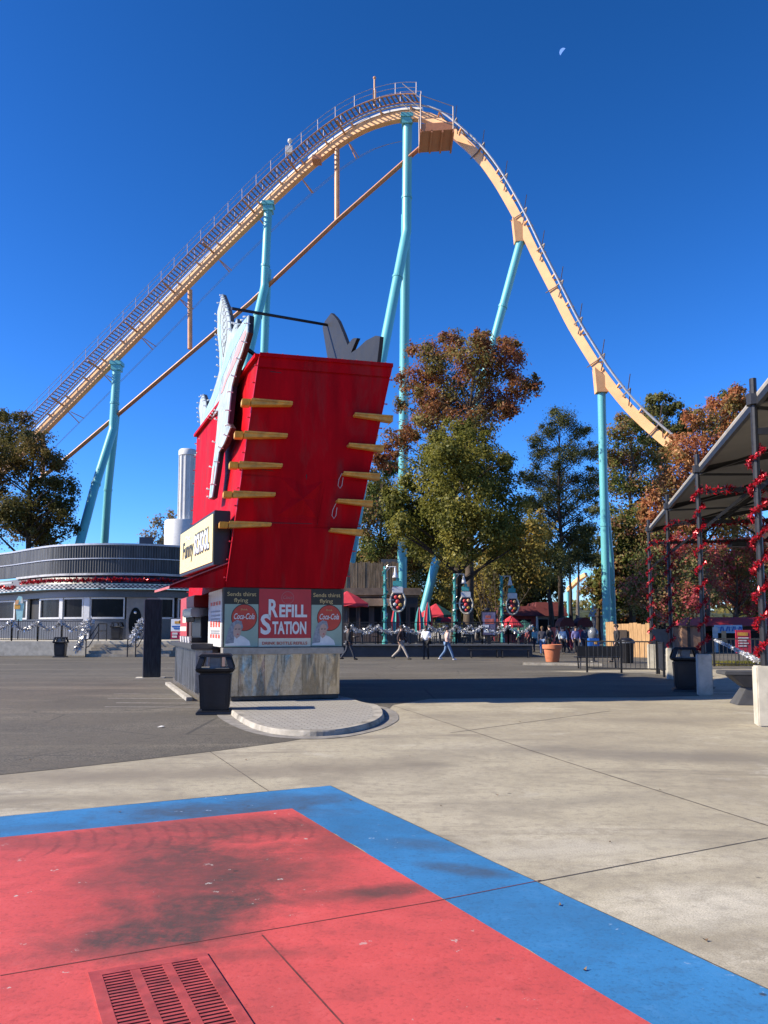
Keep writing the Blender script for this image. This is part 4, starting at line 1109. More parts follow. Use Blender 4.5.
# painted figure board by the diner corner
p=fpt(27,2.2,.6); t=thing('figure_board','small colourful cut out figure board in teal, yellow and white by the diner corner','board',(p.x,p.y,.85))
b=MB(); b.tube((p.x,p.y,.86),(p.x,p.y,2.2),.05); b.build('pole',M['blackmetal'],t)
for pl,m,d in (([(-.1,2.1),(.25,2.1),(.35,3.2),(.2,3.75),(-.05,3.8),(-.25,3.4)],M['starteal'],0),([(-.3,2.9),(.1,2.9),(.1,3.2),(-.3,3.2)],M['ylw'],.03),([(-.28,3.2),(-.02,3.25),(.0,3.55),(-.2,3.5)],M['orange'],.05),([(.1,3.3),(.3,3.3),(.22,3.7)],M['white'],.04)):
    b=MB(); b.prism([V(p.x+x,p.y-d-.02,z) for x,z in pl],V(0,.02,0)); b.build('shape',m,t)
# easel poster at the top of the steps
p=P(178,638,45.6); t=thing('easel_sign','white and red poster on a black easel on the terrace behind the kiosk counter','sign',(p.x,p.y,.86))
b=MB(); b.bx(-.46,.46,-.03,.03,.06,1.34); b.build('frame',M['blackmetal'],t,world=False)
b=MB(); b.bx(-.42,.42,-.045,-.031,.55,1.28); b.build('poster',M['bulb'],t,world=False)
b=MB(); b.bx(-.42,.42,-.045,-.031,.10,.545); b.build('lower_panel',mat('magenta_red',(.5,.02,.07),.5),t,world=False)
b=MB(); b.bx(-.2,.2,-.06,-.046,1.0,1.15); b.bx(.05,.3,-.06,-.046,1.05,1.2); b.build('print',M['ylw'],t,world=False)
b=MB(); b.bx(-.36,.36,-.062,-.046,.8,.88); b.bx(-.25,.2,-.062,-.046,.68,.74); b.build('print',M['blue'],t,world=False)
b=MB(); b.bx(-.34,-.02,-.062,-.046,.36,.48); b.bx(-.34,-.05,-.062,-.046,.18,.30); b.bx(.12,.32,-.062,-.046,.38,.46); b.bx(.16,.22,-.062,-.046,.16,.36); b.build('print',M['white'],t,world=False)

# ================================================================= canopy on the right
pc0=G(767,726); dv=ray(568,628); dv.z=0; dv.normalize()
def pxof(p): return 384+F*p.x/(p.y*KS*CT+(p.z-HC)*ST)
lo,hi=5.0,60.0
for _ in range(50):
    md=(lo+hi)/2
    if pxof(pc0+dv*md)>652.5: lo=md
    else: hi=md
step=dv*(lo/3)
posts=[pc0+step*k for k in range(4)]
cd=step.normalized(); ci=V(cd.y,-cd.x,0)         # inward (to the right)
ZE=P(754,396,pc0.y).z
can=thing('canopy_shelter','long grey canopy roof on slim black posts with trusses at the right edge','canopy',posts[1]+ci*2)
far=posts[3]+cd*.8; near=posts[0]-cd*7
def roofz(a): return ZE+.17*a
prof=[(.12,ZE-.02),(5.5,ZE+.95),(11.5,ZE-.05)]
b=MB(); th=.06
for (a0,z0),(a1,z1) in zip(prof,prof[1:]):
    b.hexa(near+ci*a0+V(0,0,z0),near+ci*a1+V(0,0,z1),far+ci*a0+V(0,0,z0),far+ci*a1+V(0,0,z1),near+ci*a0+V(0,0,z0+th),near+ci*a1+V(0,0,z1+th),far+ci*a0+V(0,0,z0+th),far+ci*a1+V(0,0,z1+th))
b.build('roof',M['canopy'],can)
b=MB(); b.tube(near+ci*.09+V(0,0,ZE+.0),far+ci*.09+V(0,0,ZE+.0),.07,n=10); b.build('eave_tube',M['canopyrim'],can)
for k,p in enumerate(posts):
    ph=.98
    b=MB(); b.tube(p+V(0,0,ph),p+V(0,0,ZE+.30),.058,n=10); b.tube(p+V(0,0,ZE-.16),p+V(0,0,ZE+.02),.12,n=8);  b.build('post',M['blackmetal'],can)
    b=MB(); b.box(p+V(0,0,ph/2),(.34,.32,ph),math.atan2(cd.y,cd.x)); b.build('pedestal',M['beige'],can,bevel=.02)
    zc=ZE-.62
    b=MB()
    b.beam(p+V(0,0,ZE-.08),p+ci*5.5+V(0,0,ZE+.78),.10,.14); b.beam(p+ci*5.5+V(0,0,ZE+.78),p+ci*11+V(0,0,ZE-.1),.10,.14)
    b.beam(p+V(0,0,zc),p+ci*11+V(0,0,zc),.09,.11)
    for a0,z0,a1,z1 in ((1.5,zc,2.9,ZE+.35),(2.9,ZE+.35,4.2,zc),(5.5,ZE+.8,5.5,zc),(4.2,zc,5.5,ZE+.75),(6.8,zc,5.5,ZE+.75),(0,zc-1.0,1.2,zc)):
        b.beam(p+ci*a0+V(0,0,z0),p+ci*a1+V(0,0,z1),.06,.07)
    b.build('truss',M['blackmetal'],can)
b=MB()
for a,z in ((.06,ZE-.12),(2.8,ZE+.33),(5.5,ZE+.82),(8.2,ZE+.33)): b.beam(near+ci*a+V(0,0,z),far+ci*a+V(0,0,z),.08,.12)
for p,q in zip(posts,posts[1:]):
    b.beam(p+V(0,0,ZE-.2),q+ci*5.4+V(0,0,ZE+.7),.05,.06); b.beam(q+V(0,0,ZE-.2),p+ci*5.4+V(0,0,ZE+.7),.05,.06)
b.build('purlins',M['blackmetal'],can)
for k,p in enumerate(posts[1:]):
    q=p+ci*3.2+V(0,0,ZE-.72)
    b=MB(); b.bx(q.x-.28,q.x+.28,q.y-.2,q.y+.2,q.z-.12,q.z+.06); b.build('lamp_housing',M['black'],can)
desc=['nearest canopy post at the right edge of the photo','second nearest canopy post beside the black trash bin','third canopy post counted from the right edge','farthest and thinnest looking canopy post']
for k,p in enumerate(posts):
    path=[]; z=1.02; zt=[4.75,4.95,4.95,4.95][k]; a=k
    while z<zt:
        path.append(p+V(.115*math.cos(a),.115*math.sin(a),z)); z+=.036; a+=.50
    # puffy turns: dense on the front half of every turn
    tinsel('tinsel_garland',path,.05,[330,210,170,150][k],[.036,.040,.043,.046][k],M['tinselred'],'red foil tinsel spiralling up the '+desc[k],'garland','red tinsel on the canopy posts')
    if k: tinsel('tinsel_garland',swag(p+V(0,0,ZE-.58),p+ci*5.5+V(0,0,ZE-.55),.08)+swag(p+ci*5.5+V(0,0,ZE-.55),p+ci*11+V(0,0,ZE-.58),.08),.09,130,.085,M['tinselred'],['','red tinsel along the nearest full truss under the canopy','red tinsel along the middle truss under the canopy','red tinsel along the farthest truss under the canopy'][k],'garland','red tinsel on the canopy trusses')
# dark concrete picnic bench
g=G(752,706)
t=thing('picnic_bench','dark grey picnic bench with flared block legs under the canopy behind the nearest pedestal','bench',(g.x+.9,g.y+.3,0),R(-6))
dm=mat('dark_stained_concrete',(.06,.06,.062),.75,0,.2,4)
b=MB(); b.bx(-1.35,1.6,-.36,.36,.62,.70); b.build('seat',dm,t,world=False,bevel=.015)
for x in (-.75,1.0):
    b=MB(); b.hexa(V(x-.16,-.2,.36),V(x+.16,-.2,.36),V(x-.16,.2,.36),V(x+.16,.2,.36),V(x-.46,-.32,.618),V(x+.46,-.32,.618),V(x-.46,.32,.618),V(x+.46,.32,.618))
    b.hexa(V(x-.36,-.3,.0),V(x+.36,-.3,0),V(x-.36,.3,0),V(x+.36,.3,0),V(x-.14,-.2,.36),V(x+.14,-.2,.36),V(x-.14,.2,.36),V(x+.14,.2,.36)); b.build('leg',dm,t,world=False,bevel=.01)
# fences at right
pa,pb=P(587,665,28.2),P(657,668,27.2)
fence('railing','black picket railing in front of the dark bench at right of the terracotta pot',[(pa.x,pa.y),(pb.x,pb.y)],0,1.12,M['blackmetal'],gap=.16,postgap=1.4,low=.17)
pb2=P(664,672,25.4)
fence('railing','short black railing piece next to the third canopy pedestal',[(pb.x+.05,pb.y-.05),(pb2.x,pb2.y)],0,1.10,M['blackmetal'],gap=.16,low=.2)
qa,qb=P(714,660,32.5),P(800,662,31.0)
fence('railing','black picket railing behind the picnic bench at far right',[(qa.x,qa.y),(qb.x,qb.y)],0,1.15,M['blackmetal'],gap=.15,low=.12)
tinsel('tinsel_garland',swag(P(715,640,31.5),P(758,661,14.0),-.02),.03,150,.04,M['tinselsilver'],'long silver tinsel strand sagging from the far railing to the nearest canopy pedestal')
# bench behind the railing
g=P(598,660,30.6)
t=thing('park_bench','dark metal bench behind the black railing right of the terracotta pot','bench',(g.x,30.6,0),R(3))
b=MB(); b.bx(-.9,.9,-.25,.25,.44,.49); b.build('seat',M['blackmetal'],t,world=False)
b=MB(); b.bx(-.9,.9,-.28,-.24,.5,.9); b.build('backrest',M['blackmetal'],t,world=False)
for x in (-.75,.75):
    b=MB(); b.path([(x-.05,-.3,0),(x,-.22,.45),(x,.22,.45),(x+.05,.3,0)],.03,6); b.build('leg',M['blackmetal'],t,world=False)
# terracotta pot
g=G(552.5,662)
t=thing('plant_pot','large terracotta flower pot standing on the pale kerb near the crowd','plant pot',(g.x,g.y,.0))
b=MB(); b.lathe([(.29,0),(.31,.03),(.40,.62),(.46,.63),(.47,.82),(.44,.83),(.41,.80),(.38,.70),(.05,.68)],(0,0,0),32); b.build('pot',M['terracotta'],t,world=False,smooth=True)
b=MB(); b.lathe([(.02,.71),(.40,.71),(.40,.715),(.02,.74)],(0,0,0),24); b.build('soil',M['barkdark'],t,world=False)

# ================================================================= middle: terrace restaurant
sh=thing('timber_building','two storey timber restaurant with a wooden stockade parapet behind the kiosk','building',(P(380,600,54).x,54,0))
Yb=53
def wx(px,Y=Yb): return X(px,Y)
b=MB()
k0=300
pxs=k0
while pxs<398:
    h=6.1+random.uniform(-.10,.08); x0=wx(pxs); x1=wx(pxs+2.6); b.box(((x0+x1)/2,Yb-.1+random.uniform(-.02,.02),(4.34+h)/2),(x1-x0-.012,.06,h-4.34)); pxs+=2.6
b.build('stockade',M['wood'],sh)
b=MB(); b.bx(wx(300),wx(421),Yb-.45,Yb+.2,3.85,4.33); b.bx(wx(300),wx(419),Yb-.2,Yb+6,3.7,3.85); b.build('cornice',mat('brown_cornice',(.14,.10,.07),.8,0,.4,1.5),sh)
b=MB(); b.bx(wx(302),wx(418),Yb,Yb+6,.65,3.7); b.build('wall',mat('brown_grey_wall',(.10,.07,.055),.8,0,.3,1.2),sh)
b=MB(); 
for k in range(60):
    x0=wx(302+k*1.93); b.beam((x0,Yb-.03,3.25),(x0+.28,Yb-.03,3.68),.03,.02); b.beam((x0+.28,Yb-.05,3.25),(x0,Yb-.05,3.68),.03,.02)
b.build('lattice',M['slate'],sh)
for a,c in ((348,357),(359,370),(373,382),(400,407),(409,416)):
    b=MB(); b.bx(wx(a),wx(c),Yb-.06,Yb,1.5,3.1); w=b.build('window',mat('brown_frame',(.09,.05,.035),.7),sh)
    b=MB(); b.bx(wx(a)+.08,wx(c)-.08,Yb-.075,Yb-.062,1.58,3.02); b.build('pane',M['glassdark'],w)
b=MB(); b.box((wx(389),Yb+.4,6.0),(1.1,.7,.7)); b.build('roof_unit',M['slate'],sh)
b=MB(); 
b.box((wx(366),Yb-.6,3.35),(4.2,.5,.5)); b.build('awning_box',mat('tan_stain_board',(.35,.22,.13),.8,0,.4,1),sh)
# raised seating deck with dark front
dk=MB(); dk.bx(X(300,42.6),X(532,42.6),42.6,58,0,.64); struct(dk.build('deck',mat('dark_deck_front',(.045,.047,.05),.75,0,.2,2),bevel=.02))
dk=MB(); dk.bx(X(300,42.5),X(533,42.5),42.45,42.75,.642,.72); struct(dk.build('deck_edge',mat('deck_edge_grey',(.12,.12,.12),.8)))
fx_=[300,326,352,378,404,430,456,482,508,531]
fp2=[(X(x,42.7),42.7) for x in fx_]
fence('deck_fence','long black picket fence around the raised restaurant deck in the middle distance',fp2,.72,1.2,M['blackmetal'],gap=.11)
sw([(a,42.6) for a,_ in fp2],1.72,.38,200,M['tinselsilver'],'silver tinsel garland looped along the deck fence in the middle distance','g',.09,.075)['group']=''
# second row of rails and tables inside the deck
fence('deck_fence','inner black railing at the back of the restaurant deck',[(X(345,49),49),(X(420,49),49),(X(500,49),49)],.64,1.15,M['blackmetal'],gap=.14)
sw([(X(x,48.9),48.9) for x in (345,370,395,420,445,470,500)],1.7,.3,120,M['tinselsilver'],'silver tinsel garland on the inner railing of the restaurant deck','g',.1,.09)['group']=''
def table(px,Y,label):
    t=thing('cafe_table',label,'table',(X(px,Y),Y,.64),0,'dark tables on the restaurant deck')
    b=MB(); b.lathe([(.5,.70),(.52,.72),(.5,.74),(.02,.74)],(0,0,0),16); b.build('tabletop',M['slate'],t,world=False)
    b=MB(); b.tube((0,0,0),(0,0,.7),.05); b.lathe([(.28,0),(.25,.03),(.06,.05)],(0,0,0),12); b.build('pedestal',M['blackmetal'],t,world=False)
    for k in range(3):
        a=k*2.1; s=MB(); s.lathe([(.2,.43),(.21,.45),(.2,.47),(.02,.47)],(.8*math.cos(a),.8*math.sin(a),0),10); s.tube((.8*math.cos(a),.8*math.sin(a),0),(.8*math.cos(a),.8*math.sin(a),.43),.03); s.build('stool',M['blackmetal'],t,world=False)
for px,Y,l in ((362,46,'dark round cafe table under the red and teal umbrella next to the kiosk'),(410,45.5,'dark round cafe table between the first decorated lamp post and the closed umbrellas'),(440,46.5,'dark round cafe table left of the middle decorated lamp post'),(472,46,'dark round cafe table right of the middle decorated lamp post')): table(px,Y,l)
# umbrellas
def umbrella(px,Y,zb,za,r,mats,label,rz=0.0,closed=False):
    t=thing('patio_umbrella',label,'umbrella',(X(px,Y),Y,zb),rz,'patio umbrellas')
    h=za-zb; n=8
    b=MB(); b.tube((0,0,0),(0,0,h),.03,n=8); b.lathe([(.3,0),(.28,.08),(.05,.12)],(0,0,0),12); b.build('pole',M['blackmetal'],t,world=False)
    b=MB()
    for k in range(n):
        a0=2*math.pi*k/n; a1=2*math.pi*(k+1)/n; b.mi=k%len(mats)
        if not closed:
            mid=(a0+a1)/2
            p=lambda a,q,z: V(q*math.cos(a),q*math.sin(a),z)
            b.quad(p(a0,.04,h+.02),p(a1,.04,h+.02),p(a1,r*.5,h-.30),p(a0,r*.5,h-.30)); b.quad(p(a0,r*.5,h-.30),p(a1,r*.5,h-.30),p(a1,r,h-.72),p(a0,r,h-.72))
            b.quad(p(a0,r,h-.72),p(a1,r,h-.72),p(a1,r*.985,h-.92),p(mid,r*.95,h-.86),p(a0,r*.985,h-.92))
        else:
            for j,(q0,z0,q1,z1) in enumerate(((.04,h,.16,h-.35),(.16,h-.35,.30,h-1.1),(.30,h-1.1,.24,h-1.7))):
                m1=(a0+a1)/2; f=.62
                p=lambda a,q,z: V(q*math.cos(a),q*math.sin(a),z)
                b.quad(p(a0,q0,z0),p(m1,q0*f,z0),p(m1,q1*f,z1),p(a0,q1,z1)); b.quad(p(m1,q0*f,z0),p(a1,q0,z0),p(a1,q1,z1),p(m1,q1*f,z1))
    b.build('cloth',mats,t,world=False,fix=False)
    if not closed:
        b=MB()
        for k in range(n):
            a=2*math.pi*k/n; b.tube((0,0,h-.5),(r*.9*math.cos(a),r*.9*math.sin(a),h-.68),.012,n=4)
        b.build('ribs',M['blackmetal'],t,world=False)
RT=[M['umbred'],M['umbteal']]; RG=[M['umbred'],M['umbgreen']]
umbrella(347,45.5,.64,P(347,592,46).z,1.35,[M['umbteal'],M['umbred'],M['umbred'],M['umbred']],'open red and teal umbrella right beside the kiosk sign',R(160))
umbrella(436,51,.64,P(436,604,51).z,1.25,[M['umbred'],M['umbred'],M['umbgreen'],M['umbgreen']],'open red and green umbrella left of the tree trunk',R(200))
umbrella(396,46.5,.64,P(396,603,46.5).z,.3,RT,'closed red and teal umbrella below the first decorated lamp post',0,True)
umbrella(428,46.5,.64,P(428,602,46.5).z,.3,RT,'closed red and teal umbrella in front of the slanting teal column',R(30),True)
umbrella(419,48.5,.64,P(419,607,48.5).z,.3,RT,'closed red and teal umbrella just left of the slanting teal column',R(60),True)
umbrella(511,60,0,P(511,616,60).z,1.0,[M['umbred']],'open all red umbrella beside the farthest decorated lamp post')
umbrella(524,63,0,P(524,620,63).z,1.1,[M['umbgreen']],'open dark green umbrella near the crowd')
umbrella(348+100,57,.64,P(446,611,57).z,1.0,[M['umbgreen'],M['umbred']],'small open green umbrella behind the red and green one',R(10))
# decorated lamp posts
def lamppost(px,Y,zb,label):
    t=thing('lamp_post',label,'lamp post',(X(px,Y),Y,zb),0,'teal tinsel lamp posts with ring ornaments')
    H=4.45
    b=MB(); b.tube((0,0,0),(0,0,H),.09,.08,n=10); b.lathe([(.17,0),(.16,.25),(.1,.35)],(0,0,0),12); b.build('pole',M['umbteal'],t,world=False)
    b=MB(); b.tube((0,0,H-.02),(.62,0,H-.02),.03,n=6); b.tube((0,0,H-.4),(.3,0,H-.03),.02,n=6); b.tube((0,0,H-1.9),(.5,0,H-1.9),.02,n=6); b.build('arm',M['white'],t,world=False)
    b=MB(); b.lathe([(.05,H-.06),(.07,H-.3),(.10,H-.35),(.17,H-.62),(.16,H-.64),(.03,H-.6)],(.58,0,0),14); b.build('lamp_shade',M['white'],t,world=False,smooth=True)
    C=(.72,0,H-1.95)
    b=MB(); b.path([V(C[0]+.42*math.cos(a),0,C[2]+.62*math.sin(a)*(1 if math.sin(a)<0 else .9)) for a in [2*math.pi*k/28 for k in range(28)]],.055,8,closed=True)
    o=b.build('ring_ornament',mat('cream_rope',(.62,.55,.40),.6),t,world=False,smooth=True)
    b=MB(); b.bx(C[0]-.32,C[0]+.32,-.07,.07,C[2]+.42,C[2]+.80); b.build('bell_top',M['white'],t,world=False,bevel=.04)
    b=MB(); b.bx(C[0]-.28,C[0]+.22,-.06,.06,C[2]+.82,C[2]+1.12); b.bx(C[0]-.1,C[0]+.1,-.05,.05,C[2]+1.12,C[2]+1.3); b.build('bow',M['umbteal'],t,world=False,bevel=.03)
    b=MB(); b.prism([V(C[0]+.37*math.cos(2*math.pi*k/20),-.01,C[2]+.55*math.sin(2*math.pi*k/20)) for k in range(20)],V(0,.03,0)); b.build('ring_panel',mat('dark_brown_panel',(.05,.025,.018),.6,0,.4,4),t,world=False)
    for x,z,r,m in ((-.1,.2,.11,'posterred'),(.14,.22,.10,'orange'),(.0,-.05,.13,'posterred'),(-.16,-.2,.1,'white'),(.14,-.22,.11,'ylw'),(.02,-.38,.1,'posterred')):
        b=MB(); b.sphere((C[0]+x,-.05,C[2]+z),r,10,7,(1,.5,1)); b.build('bauble',M[m],t,world=False,smooth=True)
    # spiral of tinsel belongs to the decoration but can be pulled off: its own thing
    path=[]; z=.4; a=px
    while z<H-.1: path.append(V(X(px,Y)+.11*math.cos(a),Y+.11*math.sin(a),zb+z)); z+=.05; a+=.45
    tinsel('tinsel_garland',path,.06,70,.075,M['tinselgreen'],'green tinsel spiralling up the '+label.split(' with')[0],'garland','green tinsel on the lamp posts')
    path2=[p+V(0,-.02,.12) for p in path]
    tinsel('tinsel_garland',path2,.045,26,.06,M['tinselsilver'],'silver tinsel twisted up the '+label.split(' with')[0],'garland','silver tinsel on the lamp posts')
lamppost(385,43.6,.64,'first teal lamp post next to the timber building with a cream ring ornament')
lamppost(455,49.5,.64,'middle teal lamp post in front of the big tree trunk with a cream ring ornament')
lamppost(502,51.5,.64,'farthest teal lamp post near the red umbrella with a cream ring ornament')
# display board
p=P(489,634,45.5); t=thing('display_board','upright dark display board with a colourful poster on the restaurant deck','sign',(p.x,p.y,.64))
b=MB(); b.bx(-.45,.45,-.06,.06,.5,1.95); b.bx(-.1,.1,-.05,.05,0,.5); b.sphere((-.1,0,2.05),.16,10,6,(1,.5,.7)); b.build('frame',M['blackmetal'],t,world=False)
b=MB(); b.bx(-.38,.38,-.072,-.062,.58,1.88); b.build('poster',mat('violet_grey_print',(.16,.14,.22),.4,0,.5,3),t,world=False)
b=MB(); b.bx(-.25,.3,-.08,-.073,1.2,1.5); b.bx(-.2,.1,-.08,-.073,1.55,1.7); b.build('print',mat('red_orange_print',(.5,.12,.08),.5,0,.4,5),t,world=False)
b=MB(); b.bx(-.3,.3,-.08,-.073,.7,.85); b.bx(-.3,.0,-.08,-.073,1.0,1.15); b.build('print',M['bulb'],t,world=False)
# low benches against the deck
for k,(px,l) in enumerate(((484,'low dark bench against the deck front under the display board'),(515,'low dark bench at the right end of the deck front'))):
    Y=41.8; t=thing('low_bench',l,'bench',(X(px,Y),Y,0))
    b=MB(); b.bx(-.85,.85,-.22,.22,.42,.47); b.build('seat',M['blackmetal'],t,world=False)
    for x in (-.7,.7):
        b=MB(); b.path([(x,-.2,0),(x,-.18,.42),(x,.18,.42),(x,.2,0)],.03,6); b.build('leg',M['blackmetal'],t,world=False)

# ================================================================= far right: booths and boards
def booth(px0,px1,Y,ytop,yeave,wallm,roofm,label,cat='booth',depth=4,domed=False):
    x0,x1=X(px0,Y),X(px1,Y); ze=P(px0,yeave,Y).z; zt=P(px0,ytop,Y).z
    t=thing('market_booth',label,cat,((x0+x1)/2,Y+depth/2,0))
    b=MB(); b.bx(x0+.2,x1-.2,Y+.3,Y+depth,0,ze-.02); b.build('wall',wallm,t)
    b=MB()
    if domed:
        n=10; prev=None
        for k in range(n+1):
            a=math.pi*k/n; q=V((x0+x1)/2-(x1-x0)/2*math.cos(a),Y-.4,ze+(zt-ze)*math.sin(a))
            if prev: b.hexa(prev,q,prev+V(0,2,0),q+V(0,2,0),prev+V(0,0,.06),q+V(0,0,.06),prev+V(0,2,.06),q+V(0,2,.06))
            prev=q
        b.prism([V((x0+x1)/2-(x1-x0)/2*math.cos(math.pi*k/n),Y-.38,ze+(zt-ze)*math.sin(math.pi*k/n)) for k in range(n+1)],V(0,.05,0))
    else:
        b.hexa(V(x0-.2,Y-.5,ze),V(x1+.2,Y-.5,ze),V(x0-.2,Y+depth+.3,ze),V(x1+.2,Y+depth+.3,ze),V(x0+.2,Y+.6,zt),V(x1-.2,Y+.6,zt),V(x0+.2,Y+depth-.6,zt),V(x1-.2,Y+depth-.6,zt))
    b.build('roof',roofm,t)
    n=max(1,int((x1-x0)/1.6))
    for k in range(n):
        a=x0+.35+(x1-x0-.7)*k/n; c=x0+.35+(x1-x0-.7)*(k+.8)/n
        b=MB(); b.bx(a,c,Y+.26,Y+.30,.95,ze-.35); b.build('window',M['glassdark'],t)
    b=MB(); 
    for x in (x0+.15,x1-.15): b.tube((x,Y-.1,0),(x,Y-.1,ze),.07,n=6)
    b.build('post',M['white'],t)
    return t
redw=mat('barn_red_boards',(.22,.03,.028),.75,0,.25,2); whw=mat('off_white_boards',(.55,.52,.46),.75,0,.15,2)
booth(559,574,66,618,627,redw,M['roofdark'],'small stall with a domed dark red awning left of its twin behind the crowd',domed=True)
booth(576,592,66,618,627,whw,M['roofdark'],'small stall with a domed dark red awning right of its twin behind the crowd',domed=True)
booth(536,566,85,602,616,whw,M['roofdark'],'white gabled shop with dark red roof far behind the pine trunks',cat='shop',depth=8)
booth(500,538,82,606,616,redw,M['roofdark'],'low barn red shop behind the umbrellas left of the pine trunks',cat='shop',depth=8)
booth(606,644,104,604,616,mat('dark_grey_house',(.09,.09,.1),.8),M['slate'],'dark grey house with slate roof behind the pale stockade fence',cat='house',depth=8)
bt=booth(701,800,52,617,626,mat('dark_booth_wall',(.05,.04,.045),.7),M['roofred'],'dark booth with a bright red roof behind the railing at far right',depth=5)
Yq=51.4
b=MB(); b.bx(X(714,Yq),X(742,Yq),Yq-.04,Yq,P(0,633,Yq).z,P(0,625,Yq).z); sgn_=b.build('booth_sign',mat('pale_blue_board',(.45,.58,.66),.5),bt)
b=MB(); zz=P(0,632,Yq).z
for k in range(9): b.beam((X(717,Yq)+k*.2,Yq-.05,zz+.05),(X(717,Yq)+k*.2+(.08 if k%2 else -.03),Yq-.05,zz+.36),.07,.02)
for k in range(5): b.beam((X(717,Yq)+k*.38,Yq-.055,zz+(.1 if k%2 else .3)),(X(717,Yq)+k*.38+.2,Yq-.055,zz+(.12 if k%2 else .28)),.05,.02)
b.build('sign_script',M['blue'],sgn_)
b=MB(); b.bx(X(712,Yq),X(717,Yq),Yq-.1,Yq-.02,0,P(0,627,Yq).z); b.build('corner_board',M['white'],bt)
b=MB(); b.bx(X(721,Yq),X(725.5,Yq),Yq-.06,Yq-.01,P(0,642,Yq).z,P(0,631,Yq).z); b.build('menu_card',M['orange'],bt)
Yq=38
t=thing('poster_stand','bright red poster with white print standing behind the railing at far right','sign',(X(742,Yq),Yq,0))
b=MB(); z0,z1=P(0,653,Yq).z,P(0,630,Yq).z; b.bx(X(735,Yq),X(750,Yq),Yq-.04,Yq,z0,z1); b.build('poster',mat('pinkish_red_board',(.55,.035,.06),.5),t)
b=MB(); b.tube((X(738,Yq),Yq+.05,0),(X(738,Yq),Yq+.05,z1),.03); b.tube((X(747,Yq),Yq+.05,0),(X(747,Yq),Yq+.05,z1),.03); b.build('legs',M['blackmetal'],t)
b=MB(); b.bx(X(737,Yq),X(747,Yq),Yq-.055,Yq-.042,z1-.28,z1-.12); b.build('print',M['ylw'],t)
b=MB()
for k in range(4): b.bx(X(737.5,Yq),X(747.5-k%2*2,Yq),Yq-.055,Yq-.042,z1-.42-k*.13,z1-.36-k*.13)
b.build('print',M['white'],t)
# pale stockade
Yq=43
t=thing('board_fence','pale new pine board fence with a dark gate right of the teal column','fence',(X(630,Yq),Yq,0))
b=MB(); x=X(611,Yq); xc=X(626,Yq)
while x<X(641,Yq):
    h=P(0,623,Yq).z+random.uniform(-.08,.08); yy=Yq-(x-xc)*1.1; b.box((x+.08,yy,h/2),(.235,.04,h),R(-48)); x+=.165
b.build('boards',M['palewood'],t)
b=MB(); b.box((X(623,Yq),Yq+.1,P(0,630,Yq).z/2),(.55,.05,P(0,630,Yq).z),R(-48)); b.build('gate',M['barkdark'],t)
Yq=48
t=thing('wooden_shed','plain brown wooden shed between the two middle canopy posts','shed',(X(690,Yq),Yq+1,0))
b=MB(); b.bx(X(682,Yq),X(701,Yq),Yq,Yq+2.5,0,P(0,627,Yq).z); b.build('wall',mat('brown_shed_boards',(.25,.14,.08),.8,0,.2,2,stretch=(4,4,.5)),t)
b=MB(); b.bx(X(681,Yq),X(702,Yq),Yq-.15,Yq+2.65,P(0,627,Yq).z,P(0,625.5,Yq).z); b.build('roof',M['barkdark'],t)
b=MB(); b.bx(X(687,Yq),X(690,Yq),Yq-.03,Yq-.005,.02,2.0); b.build('door',M['dark'],t)
t=thing('wall_sign','pale wall with a small oval painted sign right of the pine board fence','wall',(X(660,51),51,0))
b=MB(); b.bx(X(640,51),X(672,51),51,51.2,0,P(0,629,51).z); b.build('wall',mat('tan_wall',(.30,.24,.19),.8),t)
b=MB(); c=P(644,634.5,50.9); b.prism([V(c.x+.5*math.cos(2*math.pi*k/18),50.96,c.z+.26*math.sin(2*math.pi*k/18)) for k in range(18)],V(0,.03,0)); b.build('oval_sign',mat('pale_blue_board',(.45,.58,.66)),t)
# blue capsule dispenser
g=G(593,659); Y=37
t=thing('toy_dispenser','bright blue dispenser with a clear grey dome standing between the crowd and the bench','dispenser',(X(593,Y),Y,0))
b=MB(); b.bx(-.24,.24,-.22,.22,.55,1.12); b.build('cabinet',M['blue'],t,world=False,bevel=.02)
b=MB(); b.lathe([(.2,1.125),(.25,1.25),(.24,1.45),(.12,1.6),(.02,1.62)],(0,0,0),16); b.build('dome',mat('grey_dome',(.14,.15,.16),.25),t,world=False,smooth=True)
b=MB(); b.tube((0,0,.03),(0,0,.55),.06); b.lathe([(.22,0),(.2,.04),(.05,.06)],(0,0,0),12); b.build('stand',M['blackmetal'],t,world=False)
b=MB(); b.box((.05,-.23,.9),(.12,.02,.12)); b.build('coin_slot',M['ylw'],t,world=False)
# ================================================================= trees
def leafmat(name,cols,scale=.25): M[name]=m_leaf(name,cols,scale)
leafmat('leaf_green',[(.11,.115,.022),(.20,.185,.036),(.31,.265,.055),(.38,.27,.07)],.3)
leafmat('leaf_russet',[(.175,.165,.05),(.23,.115,.042),(.29,.105,.045),(.21,.065,.035),(.34,.16,.07)],.25)
leafmat('leaf_mixed',[(0.105,0.131,0.032),(0.175,0.175,0.044),(0.263,0.149,0.061),(0.298,0.096,0.061),(0.175,0.158,0.052)],.35)
leafmat('leaf_redpink',[(0.175,0.210,0.070),(0.280,0.175,0.079),(0.525,0.096,0.096),(0.455,0.079,0.088),(0.210,0.210,0.070)],.45)
leafmat('leaf_orange',[(.21,.19,.06),(.37,.18,.07),(.42,.155,.07),(.36,.12,.06),(.46,.25,.11)],.3)
leafmat('leaf_olive',[(0.088,0.096,0.028),(0.158,0.140,0.038),(0.228,0.175,0.052),(0.298,0.175,0.061)],.3)
leafmat('leaf_yellow',[(0.158,0.149,0.038),(0.263,0.210,0.052),(0.420,0.280,0.061),(0.280,0.158,0.052)],.35)
